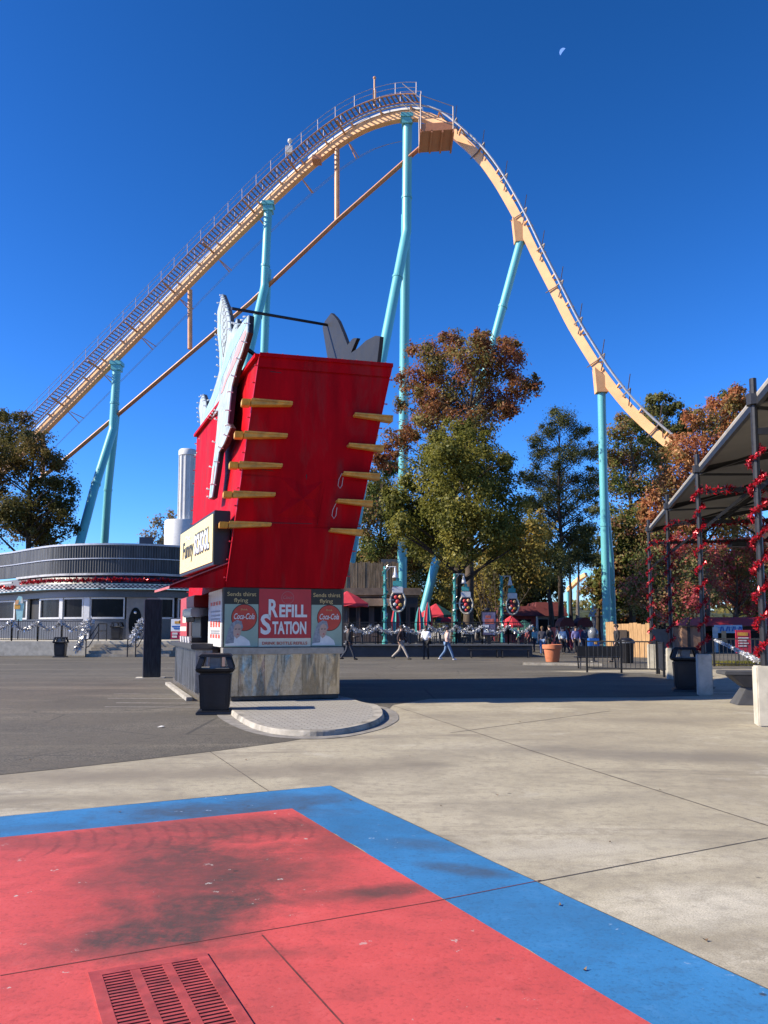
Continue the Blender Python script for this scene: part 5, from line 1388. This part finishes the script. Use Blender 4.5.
leafmat('leaf_dark',[(.085,.08,.022),(.14,.115,.035),(.20,.125,.042),(.24,.13,.045)],.25)
leafmat('needle',[(.08,.09,.03),(.125,.13,.042),(.18,.17,.055),(.22,.175,.06)],.5)
leafmat('leaf_tan',[(0.315,0.245,0.140),(0.385,0.298,0.175),(0.280,0.245,0.123)],.4)
def tree(name,label,base,Y,blobs,leaf,bark,r0,size,dens=1.0,flat=1.0,clump=.30,depth=.7,group=None,cat='tree',top=None,lean=0,nsub=16):
    bx_=X(base[0],Y); b0=V(bx_,Y,0)
    t=thing(name,label,cat,b0,0,group)
    bl=[]
    for (px,py,r) in blobs:
        c=P(px,py,Y); rw=r*(c.y*KS*CT+(c.z-HC)*ST)/F
        bl.append((c,rw,px,py,r))
    for c,rw,px,py,r in list(bl):      # small outlying sprays break up the outline
        for _ in range(2):
            an=EDGE.uniform(0,6.283); q_=(px+math.cos(an)*r*.95,py-abs(math.sin(an))*r*.9); r2=r*EDGE.uniform(.25,.42); c2=P(q_[0],q_[1],Y)
            if r>9: bl.append((c2,r2*(c2.y*KS*CT+(c2.z-HC)*ST)/F,q_[0],q_[1],r2))
    xs=[q_[0].x for q_ in bl]; wid=(max(xs)-min(xs))/2
    rs=random.Random(int(base[0]*7+Y)); 
    full=[]
    for c,rw,px,py,r in bl:
        k=max(0.0,1-((c.x-sum(xs)/len(xs))/(wid+rw+.01))**2)**.5
        c=P(px,py,Y+rs.uniform(-1,1)*wid*depth*k); rw=r*(c.y*KS*CT+(c.z-HC)*ST)/F
        full.append((c,rw))
    zt=max(c.z for c,_ in full)
    # trunk
    tip=V(sum(xs)/len(xs)*.5+bx_*.5,Y,zt*.9) if top is None else P(top[0],top[1],Y)
    tp=[b0-V(0,0,.2)]
    for k in range(1,9):
        f=k/8; q=b0.lerp(tip,f)+V(rs.uniform(-1,1),rs.uniform(-1,1),0)*r0*.8*f; tp.append(q)
    tm=MB(); tm.path(tp,[r0*1.25]+[r0*(1-.86*k/8) for k in range(1,9)],10)
    tips=[]
    allc=[];alln=[];cof={}
    for c,rw in full:
        # limb from trunk to the clump
        hz=min(max((c.z-rw*.9-(abs(c.x-bx_))*.55)/tip.z,.28),.92)
        i=min(int(hz*8),7); st=tp[i].lerp(tp[i+1],hz*8-i)
        mid=st.lerp(c,.5)+V(rs.uniform(-1,1),rs.uniform(-1,1),rs.uniform(-.2,.9))*rw*.25
        rb=max(.03,r0*(1-.86*hz)*.55)
        tm.path(catmull([st,mid,c],3),[rb*(1-.8*k/6) for k in range(7)],6)
        n=nsub
        for k in range(n):
            d=V(rs.gauss(0,1),rs.gauss(0,1),rs.gauss(0,1)*1.0).normalized(); q=c+V(d.x,d.y,d.z*flat)*rw*(rs.random()**.45)*.95
            allc.append(q); alln.append(rw); cof[id(q)]=c
            if k%3==0: tm.path([c,c.lerp(q,.55)+V(0,0,rw*.06),q],[rb*.22,rb*.14,rb*.05],4)
    tm.build('trunk',bark,t,smooth=True)
    C=[];Q=[]
    for q,rw in zip(allc,alln):
        n=max(4,int(dens*(rw*rw)/(size*size)*1.0/n_norm(nsub)))
        g=rng.normal(size=(n,3))*np.array([clump,clump,clump*flat*.75])*rw
        C.append(np.array(q)+g); Q.append(g/(np.linalg.norm(g,axis=1,keepdims=True)+1e-6)*.8+(np.array(q)-np.array(cof[id(q)]))/rw*.7)
    C=np.concatenate(C); n=len(C)
    Nn=np.concatenate(Q)+rvec(n)*.75+np.array([0,0,.35]); Nn/=np.linalg.norm(Nn,axis=1,keepdims=True)+1e-6
    A=np.cross(Nn,rvec(n)); A/=np.linalg.norm(A,axis=1,keepdims=True)+1e-6
    Bv=np.cross(Nn,A)
    s=size*(.55+.7*rng.random((n,1)))
    quads_obj('crown',C,A*s,Bv*s*.62,leaf,t,off=tuple(b0),tint=rng.random(n)*.38+.08,bend=-.25*s*np.cross(A,Bv))
    return t,n
def n_norm(nsub): return nsub/9.0
EDGE=random.Random(5)
tot=0
def T(*a,**k):
    global tot
    t,n=tree(*a,**k); tot+=n; return t
T('maple_tree','big green leaved tree in the centre with a dark trunk behind the middle lamp post',(456,660),50,
  [(455,455,26),(432,478,30),(482,472,28),(503,500,24),(412,505,26),(458,505,34),(490,530,26),(428,538,26),(405,530,16),(512,530,14),(457,432,16),(460,545,26),(440,450,16),(478,450,18),(500,550,14),(446,520,30),(395,500,14)],M['leaf_green'],M['barkdark'],.36,.105,1.4,top=(457,445),clump=.235,nsub=20)
T('red_oak_tree','tall tree with a dark red upper crown standing directly behind the green one',(468,660),57,
  [(472,365,26),(437,362,20),(418,382,18),(500,362,20),(522,384,16),(450,395,26),(490,402,24),(425,408,20),(507,345,11),(455,343,14),(398,440,18),(470,430,24),(536,388,8),(480,342,12),(415,350,9),(435,420,18),(510,410,12),(400,405,8),(385,460,14)],M['leaf_russet'],M['bark'],.42,.12,1.15,clump=.25,nsub=22,top=(470,390))
T('sweetgum_tree','red and green tree just right of the kiosk partly hidden by the red carton',(378,660),77,
  [(385,490,20),(377,518,22),(396,540,26),(370,545,16),(418,560,20),(391,468,12),(372,500,14),(405,515,18)],M['leaf_mixed'],M['bark'],.3,.13,1.3)
T('understory_tree','yellowing bushy tree low behind the middle lamp post, left of the pines',(487,660),66,
  [(442,562,16),(470,570,22),(500,572,22),(525,545,22),(515,585,20),(532,575,16),(485,595,20),(455,590,16),(535,525,16),(540,550,14),(500,545,18)],M['leaf_yellow'],M['bark'],.2,.14,1.0)
T('understory_tree','low olive bushy tree between the timber building and the green tree',(412,660),79,
  [(372,560,14),(398,570,18),(425,575,18),(440,590,16),(410,595,16),(385,585,14),(430,555,14)],M['leaf_olive'],M['bark'],.2,.15,1.1)
for k,(px,Y,lab,bl) in enumerate(((561,84,'tallest pine with an open dark green crown between the red tree and the right column',[(563,420,13),(549,432,10),(577,432,11),(543,452,12),(570,455,15),(592,452,10),(533,478,13),(558,482,18),(590,480,13),(528,505,12),(560,510,18),(596,512,10),(545,530,14),(580,532,14),(536,440,8),(585,495,12),(542,500,12)]),
     (552,82,'slim dark pine trunk with a low crown left of the tallest pine',[(550,555,14),(538,540,12),(562,560,13),(545,575,12),(530,560,10)]),
     (577,88,'pale trunked pine with a low thin crown right of the tallest pine',[(585,548,13),(572,560,12),(588,560,9),(588,530,9),(578,545,10)]),
     (571,85,'thin pine with small tufts between the tallest pine and the pale trunked one',[(568,540,10),(575,555,9),(566,570,9)]))):
    T('pine_tree',lab,(px,660),Y,bl,M['needle'],M['barkpale'] if k==2 else M['barkdark'],.36 if k<2 else .28,.10,1.2,flat=.85,clump=.36,group='pines near the right column',nsub=22)
T('pine_tree','dark pine leaning at right of the thin trunks beside the teal column',(598,660),99,[(596,560,13),(600,540,12),(605,575,12),(592,585,9)],M['needle'],M['barkdark'],.34,.16,1.2,flat=.6,clump=.26,group='pines near the right column')
T('maple_tree','tall olive and russet tree right of the teal column below the track',(632,660),100,
  [(622,432,15),(640,455,18),(620,480,20),(650,490,22),(628,520,22),(655,530,22),(640,560,22),(618,565,16),(612,455,12),(635,425,10),(660,460,14),(615,530,14)],M['leaf_mixed'],M['bark'],.5,.19,1.3,clump=.34)
T('autumn_tree','large orange red tree rising above the canopy edge',(705,660),55,
  [(700,425,17),(724,415,18),(742,404,15),(688,450,18),(715,452,22),(740,440,20),(678,482,20),(706,490,24),(738,480,22),(662,505,18),(690,520,22),(725,520,22),(755,430,18),(712,405,9),(735,392,8),(650,520,12),(665,455,9)],M['leaf_orange'],M['bark'],.4,.12,1.2,clump=.27,nsub=18)
T('pine_tree','dark round topped pine behind the lower end of the track',(662,660),110,[(660,401,11),(649,412,10),(670,410,11),(659,426,13),(686,416,9),(676,432,12),(648,440,10),(690,430,8),(640,425,8),(665,450,14)],M['needle'],M['barkdark'],.5,.24,1.6,flat=.8,clump=.28)
T('pine_tree','dark pine tip showing above the orange tree near the canopy edge',(738,660),105,[(735,392,9),(742,402,9),(728,405,9),(750,412,10),(722,396,6),(745,425,14),(725,425,14)],M['needle'],M['barkdark'],.5,.24,1.4,flat=.8)
T('dogwood_tree','small tree with pink red leaves in front of the shed behind the canopy posts',(672,660),50,
  [(648,575,16),(675,568,20),(700,580,18),(660,598,16),(690,600,16),(632,590,12),(655,555,14),(640,605,12),(705,555,14),(680,545,14),(672,612,12),(655,620,8)],M['leaf_redpink'],M['barkpale'],.14,.10,1.1,clump=.36)
T('dogwood_tree','small red and green tree behind the dark booth at far right',(735,660),64,
  [(720,560,20),(745,568,20),(735,598,14),(760,545,20),(725,590,14),(775,575,20),(755,600,14),(790,550,20),(738,540,18),(708,595,12)],M['leaf_redpink'],M['bark'],.16,.14,1.1)
T('oak_tree','dark brown and olive oak at the left edge behind the diner',(28,640),76,
  [(10,432,17),(38,445,17),(20,465,22),(52,465,15),(68,488,12),(45,500,22),(15,510,24),(58,522,17),(78,528,7),(30,532,20),(-18,480,24),(-15,520,24),(25,420,9),(-5,450,18),(2,415,9),(64,505,10),(45,540,16)],M['leaf_dark'],M['barkdark'],.42,.14,1.3,clump=.27,nsub=20)
T('bare_tree','small pale tan tree top peeking over the diner roof beside the white tower',(160,640),84,[(160,524,9),(150,538,9),(170,515,7),(163,540,10),(145,545,7),(172,532,8)],M['leaf_tan'],M['barkpale'],.2,.16,.7)
# leafless thin saplings catching the light
for k,(px,Y,h,lab) in enumerate(((489,58,6.0,'leafless pale sapling just left of the display board'),(497,57,5.4,'leafless pale sapling just right of the display board'))):
    t=thing('bare_sapling',lab,'tree',(X(px,Y),Y,0),0)
    b=MB(); rs=random.Random(k)
    for j in range(9):
        d=V(rs.uniform(-.5,.5),rs.uniform(-.3,.3),1).normalized(); q=V(X(px,Y),Y,0); p2=q+d*h*.5; p3=p2+(d+V(rs.uniform(-.3,.3),0,0)).normalized()*h*.5
        b.path([q,p2,p3],[.05,.03,.008],5)
        for m_ in range(5):
            s=p2.lerp(p3,rs.random()); b.path([s,s+V(rs.uniform(-.8,.8),rs.uniform(-.5,.5),rs.uniform(.2,1))],[.016,.005],4)
    b.build('branches',M['bark'],t)
# background woodland, each tree its own
labs=['behind the stockade parapet','behind the olive bush','left of the green tree trunk','behind the green tree','right of the green tree','left of the pines','behind the pale trunked pine','behind the right teal column','right of the right teal column','behind the pink tree','left of the shed','above the shed','behind the dark booth','right end of the tree line']
cols=['olive','mixed','olive','dark','olive','dark','olive','mixed','olive','mixed','olive','orange','olive','mixed']
for k,px in enumerate((350,383,415,447,478,508,536,612,628,650,675,705,735,765)):
    Y=92+ (k*37%23)
    rs=random.Random(k+50); bl=[(px+rs.uniform(-16,16),rs.uniform(545,612),rs.uniform(11,17)) for _ in range(9)]
    nm=['dark ','mid green ','rusty '][k%3]
    T('woodland_tree',{'olive':'olive','mixed':'olive and rust','dark':'dark','orange':'orange'}[cols[k]]+' woodland tree in the far tree line '+labs[k],(px,655),Y,bl,M['leaf_'+cols[k]],M['barkdark'],.3,.26,1.3,group='far woodland trees',clump=.34)
# far wooded ridge
ridge=MB(); nx=90
def rz(i): return 9+3.5*mnoise.noise(V(i*.11,3.3,0))+1.6*mnoise.noise(V(i*.5,1,0))
for i in range(nx):
    x0=-330+i*10; x1=x0+10
    for (ya,fa,yb,fb) in ((290,0,300,.75),(300,.75,330,1),(330,1,420,.2)):
        ridge.quad(V(x0,ya,rz(i)*fa),V(x1,ya,rz(i+1)*fa),V(x1,yb,rz(i+1)*fb),V(x0,yb,rz(i)*fb))
ridge.build('hill',mat('wooded_ridge',(.035,.045,.02),.9,0,.5,.6),off=(0,0,0))['kind']='structure'
n=16000
ix=rng.random(n)*nx; Cx=-330+ix*10; fy=rng.random(n)
zz=np.array([rz(i) for i in ix]); Cy=290+fy*45
C=np.stack([Cx,Cy,zz*np.minimum(1,.2+fy*1.3)+rng.random(n)*2.6],1)
A=rvec(n); Bv=np.cross(A,rvec(n)); Bv/=np.linalg.norm(Bv,axis=1,keepdims=True)
s=.55+.6*rng.random((n,1))
o=quads_obj('far_woods',C,A*s,Bv*s*.8,M['leaf_olive'],off=(0,300,0),tint=rng.random(n)*.6)
tag(o,'hazy olive green wooded ridge seen low between the pine trunks','woods',kind='stuff')
# wooded rise added behind the viewer only to darken the steel's reflections
b=MB(); rs=random.Random(3); prev=None
for i in range(61):
    x=-120+i*4; z=7+3*mnoise.noise(V(i*.21,9.1,0))+2.0*mnoise.noise(V(i*.9,2,0))
    if prev: b.quad(V(prev[0],-45,0),V(x,-45,0),V(x,-50,z),V(prev[0],-50,prev[1])); b.quad(V(prev[0],-50,prev[1]),V(x,-50,z),V(x,-80,0),V(prev[0],-80,0))
    prev=(x,z)
b.build('hill',bpy.data.materials['wooded_ridge'],off=(0,0,0),fix=False)['kind']='structure'
# light grass strip behind right railing
n=5000
C=np.stack([X(714,33)+rng.random(n)*6,32.9+rng.random(n)*1.6,rng.random(n)*.08+.03],1); A=np.stack([rng.normal(size=n)*.3,rng.normal(size=n)*.3,np.ones(n)],1); A/=np.linalg.norm(A,axis=1,keepdims=True)
Bv=np.cross(A,rvec(n)); o=quads_obj('grass',C,A*.11,Bv*.02,M['leaf_green'],off=(10,33,0),tint=rng.random(n)*.6); tag(o,'strip of grass at the foot of the far right railing','grass',kind='stuff')

# a few dried leaves and scraps on the ground
lm=mat('dried_leaf',(.20,.12,.06),.8,0,.3,9); wm=mat('paper_scrap',(.7,.68,.62),.7)
rs=random.Random(21)
for k,(px,py) in enumerate([(441,806),(497,795),(610,842),(705,940),(560,905),(660,790),(120,812),(246,760),(410,756),(520,722),(350,800),(80,742),(585,970),(30,760)]):
    g=G(px,py,.007); b=MB(); s_=rs.uniform(.010,.02); a=rs.uniform(0,6.28); dx=V(math.cos(a),math.sin(a),0); dy=V(-dx.y,dx.x,0)
    q=[g-dx*s_,g-dx*s_*.2+dy*s_*.55,g+dx*s_,g-dx*s_*.2-dy*s_*.55]; up_=[.008,.0,.014,.002]
    q=[p+V(0,0,u_) for p,u_ in zip(q,up_)]; mid=g+V(0,0,.004)
    for i in range(4): b.quad(q[i],q[(i+1)%4],mid)
    for i in range(4): b.quad(q[i]-V(0,0,.002),mid-V(0,0,.002),q[(i+1)%4]-V(0,0,.002))
    tag(b.build('dried_leaf',lm,fix=False),'small curled brown leaf lying on the open ground','leaf','dried leaves scattered on the ground')
g=G(161,727,.012); b=MB(); b.prism([g+V(-.05,-.03,0),g+V(.03,-.04,.006),g+V(.05,.02,.01),g+V(-.01,.04,.015)],V(0,0,.004)); tag(b.build('paper_scrap',wm),'white paper scrap lying on the asphalt left of the trash bin','litter')
# ================================================================= people
def skinmesh(name, verts, edges, radii, m, sub=1):
    me=bpy.data.meshes.new(name); me.from_pydata(verts,edges,[]); o=bpy.data.objects.new(name,me); COL.objects.link(o)
    md=o.modifiers.new('s','SKIN'); md.use_smooth_shade=True
    sv=me.skin_vertices[0].data
    for d,r in zip(sv,radii): d.radius=(r if isinstance(r,tuple) else (r,r)); d.use_root=False
    sv[0].use_root=True
    if sub: sm=o.modifiers.new('u','SUBSURF'); sm.levels=sub; sm.render_levels=sub
    dg=bpy.context.evaluated_depsgraph_get()
    new=bpy.data.meshes.new_from_object(o.evaluated_get(dg)); new.name=name
    bpy.data.objects.remove(o); new.materials.clear(); new.materials.append(m)
    new.polygons.foreach_set('use_smooth',[True]*len(new.polygons))
    return new
cloth={}
def cl(c):
    if c not in cloth: cloth[c]=mat('cloth_%d'%len(cloth),c,.85,0,.15,9)
    return cloth[c]
def person(px,Y,rz,label,top,leg,shoe=(.03,.03,.03),hair=(.03,.02,.015),skin='skin',stride=.3,arm=.3,h=1.72,z=0.0,sleeve=True,hat=None,group=None,bent=0.0,jacket=None):
    t=thing('person',label,'person',(X(px,Y),Y,z),rz,group)
    k=h/1.75
    def s3(*q): return V(*q)*k
    hip=.95-.03*stride; st=stride
    J={}
    J['pel']=s3(0,0,hip); J['wa']=s3(0,.01,hip+.17); J['ch']=s3(0,.0,hip+.38); J['nk']=s3(0,.0,hip+.53); J['h0']=s3(0,.02,hip+.60); J['h1']=s3(0,.035,hip+.68); J['h2']=s3(0,.02,hip+.765)
    J['ns']=s3(0,.125,hip+.665)
    for sd,q in (('L',-1),('R',1)):
        f=st*q
        J['hp'+sd]=s3(.085*q,0,hip-.04); J['kn'+sd]=s3(.095*q,.22*f+.05,hip*.53); J['an'+sd]=s3(.09*q,.55*f-(.12 if f<0 else 0)*abs(st),.085+(.06 if f<0 else 0)*abs(st)); J['to'+sd]=J['an'+sd]+s3(.01*q,.17,-.045)
        J['sh'+sd]=s3(.17*q,0,hip+.465); J['el'+sd]=s3(.225*q,-.18*f*arm*2-.03,hip+.20); J['wr'+sd]=s3(.22*q,-.40*f*arm*2+.10+bent*.12,hip-.03+bent*.22); J['ha'+sd]=J['wr'+sd]+s3(0,.03,-.07)
    def sk(name,names,ed,rad,m,sub=1):
        idx={n_:i for i,n_ in enumerate(names)}
        return skinmesh(name,[tuple(J[n_]) for n_ in names],[(idx[a],idx[c]) for a,c in ed],[tuple(x*k for x in r) if isinstance(r,tuple) else r*k for r in rad],m,sub)
    def add(me):
        LOCALM.add(me)
        o=bpy.data.objects.new(me.name,me); COL.objects.link(o); o.parent=t; return o
    names=['pel','wa','ch','nk','h0','h1','h2','ns','hpL','knL','anL','toL','hpR','knR','anR','toR','shL','elL','wrL','haL','shR','elR','wrR','haR']
    ed=[('pel','wa'),('wa','ch'),('ch','nk'),('nk','h0'),('h0','h1'),('h1','h2')]
    for sd in 'LR': ed+=[('pel','hp'+sd),('hp'+sd,'kn'+sd),('kn'+sd,'an'+sd),('an'+sd,'to'+sd),('ch','sh'+sd),('sh'+sd,'el'+sd),('el'+sd,'wr'+sd),('wr'+sd,'ha'+sd)]
    ed.append(('h1','ns'))
    rad=[(.13,.10),(.115,.09),(.13,.10),.05,.075,.092,.062,.014]+[.075,.052,.036,.03]*2+[.055,.038,.028,.033]*2
    me=sk('body',names,ed,rad,M[skin])
    # fingers, merged into the body mesh
    bm=bmesh.new(); bm.from_mesh(me)
    fb=MB()
    for sd,q in (('L',-1),('R',1)):
        c=J['ha'+sd]
        for i in range(4):
            o=c+s3(.0,-.024+.016*i,-.02); fb.path([o,o+s3(-.005*q,.006,-.04),o+s3(-.018*q,.01,-.07+.008*abs(i-1.5))],[.0085*k,.008*k,.005*k],5)
        o=c+s3(-.005*q,.03,.01); fb.path([o,o+s3(-.015*q,.03,-.02),o+s3(-.02*q,.035,-.05)],[.010*k,.009*k,.006*k],5)
    hd=J['h1']
    for q in (-1,1): fb.sphere(hd+s3(.088*q,-.005,0),.028*k,6,5,(.4,.7,1.2))
    tmp=fb.mesh('tmp',M[skin]); bm.from_mesh(tmp); bpy.data.meshes.remove(tmp)
    bm.to_mesh(me); bm.free(); me.polygons.foreach_set('use_smooth',[True]*len(me.polygons))
    body=add(me)
    tn=['pel','wa','ch','nk','shL','elL','shR','elR']; te=[('pel','wa'),('wa','ch'),('ch','nk'),('ch','shL'),('shL','elL'),('ch','shR'),('shR','elR')]
    tr=[(.155,.125),(.145,.12),(.155,.125),.07,.078,.058,.078,.058]
    if sleeve:
        tn+=['wrL','wrR']; te+=[('elL','wrL'),('elR','wrR')]; tr+=[.045,.045]
    add(sk('jacket' if jacket else 'shirt',tn,te,tr,cl(top)))
    ln=['pel','hpL','knL','anL','hpR','knR','anR']; le=[('pel','hpL'),('hpL','knL'),('knL','anL'),('pel','hpR'),('hpR','knR'),('knR','anR')]
    add(sk('trousers',ln,le,[(.15,.12),.095,.072,.056,.095,.072,.056],cl(leg)))
    for sd in 'LR':
        J['he'+sd]=J['an'+sd]+s3(0,-.05,-.04)
        add(sk('shoe',['an'+sd,'he'+sd,'to'+sd],[('an'+sd,'he'+sd),('an'+sd,'to'+sd)],[.05,.045,.045],cl(shoe)))
    b=MB(); b.sphere(J['h1']+s3(0,-.025,.045),.112*k,10,7,(.92,1.0,.95)); hm=b.build('hair',cl(hair),t,world=False,smooth=True)
    if hat:
        b=MB(); b.lathe([(.15*k,J['h1'].z+.06*k),(.15*k,J['h1'].z+.075*k),(.105*k,J['h1'].z+.08*k),(.095*k,J['h1'].z+.2*k),(.05*k,J['h1'].z+.21*k)],(0,.0,0),12); b.build('hat',cl(hat),t,world=False)
    for q in (-1,1):
        b=MB(); b.sphere(J['h1']+s3(.034*q,.092,.012),.011*k,6,4); b.build('eye',M['dark'],body,world=False)
    return t
person(348.5,38.8,R(-70),'person in dark clothes and dark cap walking right beside the kiosk base',(.02,.02,.022),(.03,.035,.05),hat=(.01,.01,.012),stride=.55,skin='skin2',jacket=True,h=1.74)
person(401,39.3,R(-105),'person striding in a dark jacket and khaki trousers across the plaza',(.035,.02,.02),(.36,.31,.26),stride=.75,h=1.74,jacket=True)
person(426,39.5,R(165),'person in a white long sleeved top and black trousers facing the viewer',(.75,.76,.78),(.012,.012,.014),stride=.2,bent=1.0,skin='skin2',h=1.72)
person(447,38.4,R(-75),'person in a pale pink sleeveless top and blue jeans walking right in white shoes',(.62,.42,.36),(.12,.20,.33),shoe=(.7,.7,.7),hair=(.03,.02,.02),stride=.6,sleeve=False,h=1.66,bent=.8)
crowd=[(534,52,(.25,.5,.52),(.03,.03,.04),40,'person in a light teal top in the crowd left of the pot'),
 (542,46,(.03,.03,.045),(.15,.22,.36),170,'person in a dark jacket and faded jeans standing just behind the pot'),
 (549.5,47,(.025,.022,.022),(.02,.02,.02),30,'person all in black just behind the right side of the pot'),
 (562.5,48,(.45,.55,.62),(.02,.02,.025),185,'person in an open pale blue shirt right of the pot'),
 (566.5,50,(.03,.03,.07),(.02,.02,.03),60,'person in a navy hooded top in the middle of the crowd'),
 (571,54,(.45,.03,.04),(.3,.04,.05),200,'person in a red outfit at the back of the crowd'),
 (575.5,47,(.16,.15,.32),(.015,.015,.02),190,'person in a violet blue top and black leggings in the crowd'),
 (581,52,(.5,.05,.06),(.05,.05,.06),150,'person in a bright red top behind the violet blue top'),
 (584,48.5,(.02,.03,.07),(.02,.02,.04),20,'person in dark navy clothes left of the blue dispenser'),
 (557,58,(.4,.38,.35),(.05,.05,.06),90,'person in a beige jacket far behind the pot'),
 (527,57,(.35,.1,.1),(.03,.03,.04),120,'person in a faded red shirt under the dark green umbrella'),
 (519,56,(.08,.35,.3),(.04,.04,.05),80,'person in a green teal top under the red umbrella'),
 (616.5,36,(.012,.012,.014),(.015,.015,.017),100,'person in a black hooded coat behind the railing left of the concrete pedestals')]
for k,(px,Y,tp_,lg,rot,lab) in enumerate(crowd):
    person(px,Y,R(rot),lab,tp_,lg,stride=.15+.3*((k*37)%5)/5,skin='skin2' if k%3==1 else 'skin',h=1.62+.04*((k*7)%5),hair=[(.03,.02,.015),(.12,.07,.03),(.015,.012,.01)][k%3],group='people in the crowd near the pot')
# utility items near the crowd
p=(X(626,35.5),35.5)
t=thing('recycling_bin','dark recycling bin behind the railing next to the person in the black coat','bin',(p[0],p[1],0))
b=MB(); b.lathe([(.27,0),(.29,.05),(.33,.95),(.35,.98),(.34,1.05),(.2,1.15),(.05,1.16)],(0,0,0),18); b.build('body',M['black'],t,world=False,smooth=True)
b=MB(); b.lathe([(.355,.90),(.37,.93),(.355,.96)],(0,0,0),18,cap=False); b.build('rim',M['slate'],t,world=False)

# ================================================================= moon
d=ray(563,52).normalized(); c=V(0,0,HC)+d*2200; rm=2200*3.2/F/ (1.0)
rt=d.cross(V(0,0,1)).normalized(); upv=rt.cross(d)
ax=(-rt*.72+upv*.70).normalized(); ay=d.cross(ax).normalized()
pl=[]
for k in range(17):
    a=-math.pi/2+math.pi*k/16; pl.append(c+ax*math.cos(a)*rm+ay*math.sin(a)*rm)
for k in range(1,16):
    a=math.pi/2-math.pi*k/16; pl.append(c+ax*math.cos(a)*rm*.12+ay*math.sin(a)*rm)
b=MB(); b.prism(pl,d*3); o=b.build('moon',emis('moon_glow',(.20,.38,.85),.50)); tag(o,'small pale half moon high in the blue sky','moon')  # half disc with emission standing in for the moon's sunlit side

# ================================================================= stretch the depth axis to metres
done=set()
for o in list(COL.objects):
    o.location.y*=KS
    me=o.data if o.type=='MESH' else None
    if me is None or me in LOCALM or me in done: continue
    done.add(me)
    co_=np.empty(len(me.vertices)*3); me.vertices.foreach_get('co',co_); co_[1::3]*=KS; me.vertices.foreach_set('co',co_); me.update()
# ================================================================= light, sky, camera
SE=32.5; AZ=10.0   # sunlight travels towards (cos AZ, sin AZ)
sun=bpy.data.lights.new('sun','SUN'); sun.energy=5.0; sun.angle=R(.53); sun.color=(1,.90,.73)
so=bpy.data.objects.new('sun',sun); COL.objects.link(so)
tr=V(math.cos(R(AZ))*math.cos(R(SE)),math.sin(R(AZ))*math.cos(R(SE)),-math.sin(R(SE)))
so.rotation_euler=tr.to_track_quat('-Z','Y').to_euler(); so.location=(-40,-10,60)
w=bpy.data.worlds.new('World'); sc.world=w; w.use_nodes=True; wt=w.node_tree
bg=wt.nodes['Background']; sky=wt.nodes.new('ShaderNodeTexSky'); sky.sky_type='NISHITA'; sky.sun_disc=False
sky.sun_elevation=R(SE); ts=-tr; sky.sun_rotation=math.atan2(ts.x,ts.y); sky.air_density=1.0; sky.dust_density=.25; sky.ozone_density=2.2; sky.altitude=300
base=mixc(wt,1.0,sky.outputs[0],(.19,.58,1.14),'MULTIPLY')
sx=wt.nodes.new('ShaderNodeSeparateColor'); cx=wt.nodes.new('ShaderNodeCombineColor'); wt.links.new(base,sx.inputs[0])
for i_,(gm_,k_) in enumerate(((1.9,3.25),(1.48,.935),(1.62,.455))):      # deepen the blue of the clear autumn sky
    wt.links.new(math_(wt,'MULTIPLY',math_(wt,'POWER',sx.outputs[i_],gm_),k_),cx.inputs[i_])
wt.links.new(cx.outputs[0],bg.inputs['Color']); bg.inputs['Strength'].default_value=.088
cam=bpy.data.cameras.new('camera'); co=bpy.data.objects.new('camera',cam); COL.objects.link(co)
cam.shift_y=(PY0-512)/1024; cam.sensor_fit='VERTICAL'; cam.sensor_height=36.0; cam.lens=F/1024*36; cam.clip_end=6000; cam.clip_start=.05
co.location=(0,0,HC); co.rotation_euler=(math.pi/2+TH,0,0); sc.camera=co
vs=sc.view_settings; vs.view_transform='Standard'; vs.look='None'; vs.exposure=.78; vs.gamma=1; vs.use_curve_mapping=False
sc.cycles.max_bounces=6; sc.cycles.transparent_max_bounces=4
print('leaves',tot,'objects',len(bpy.data.objects))
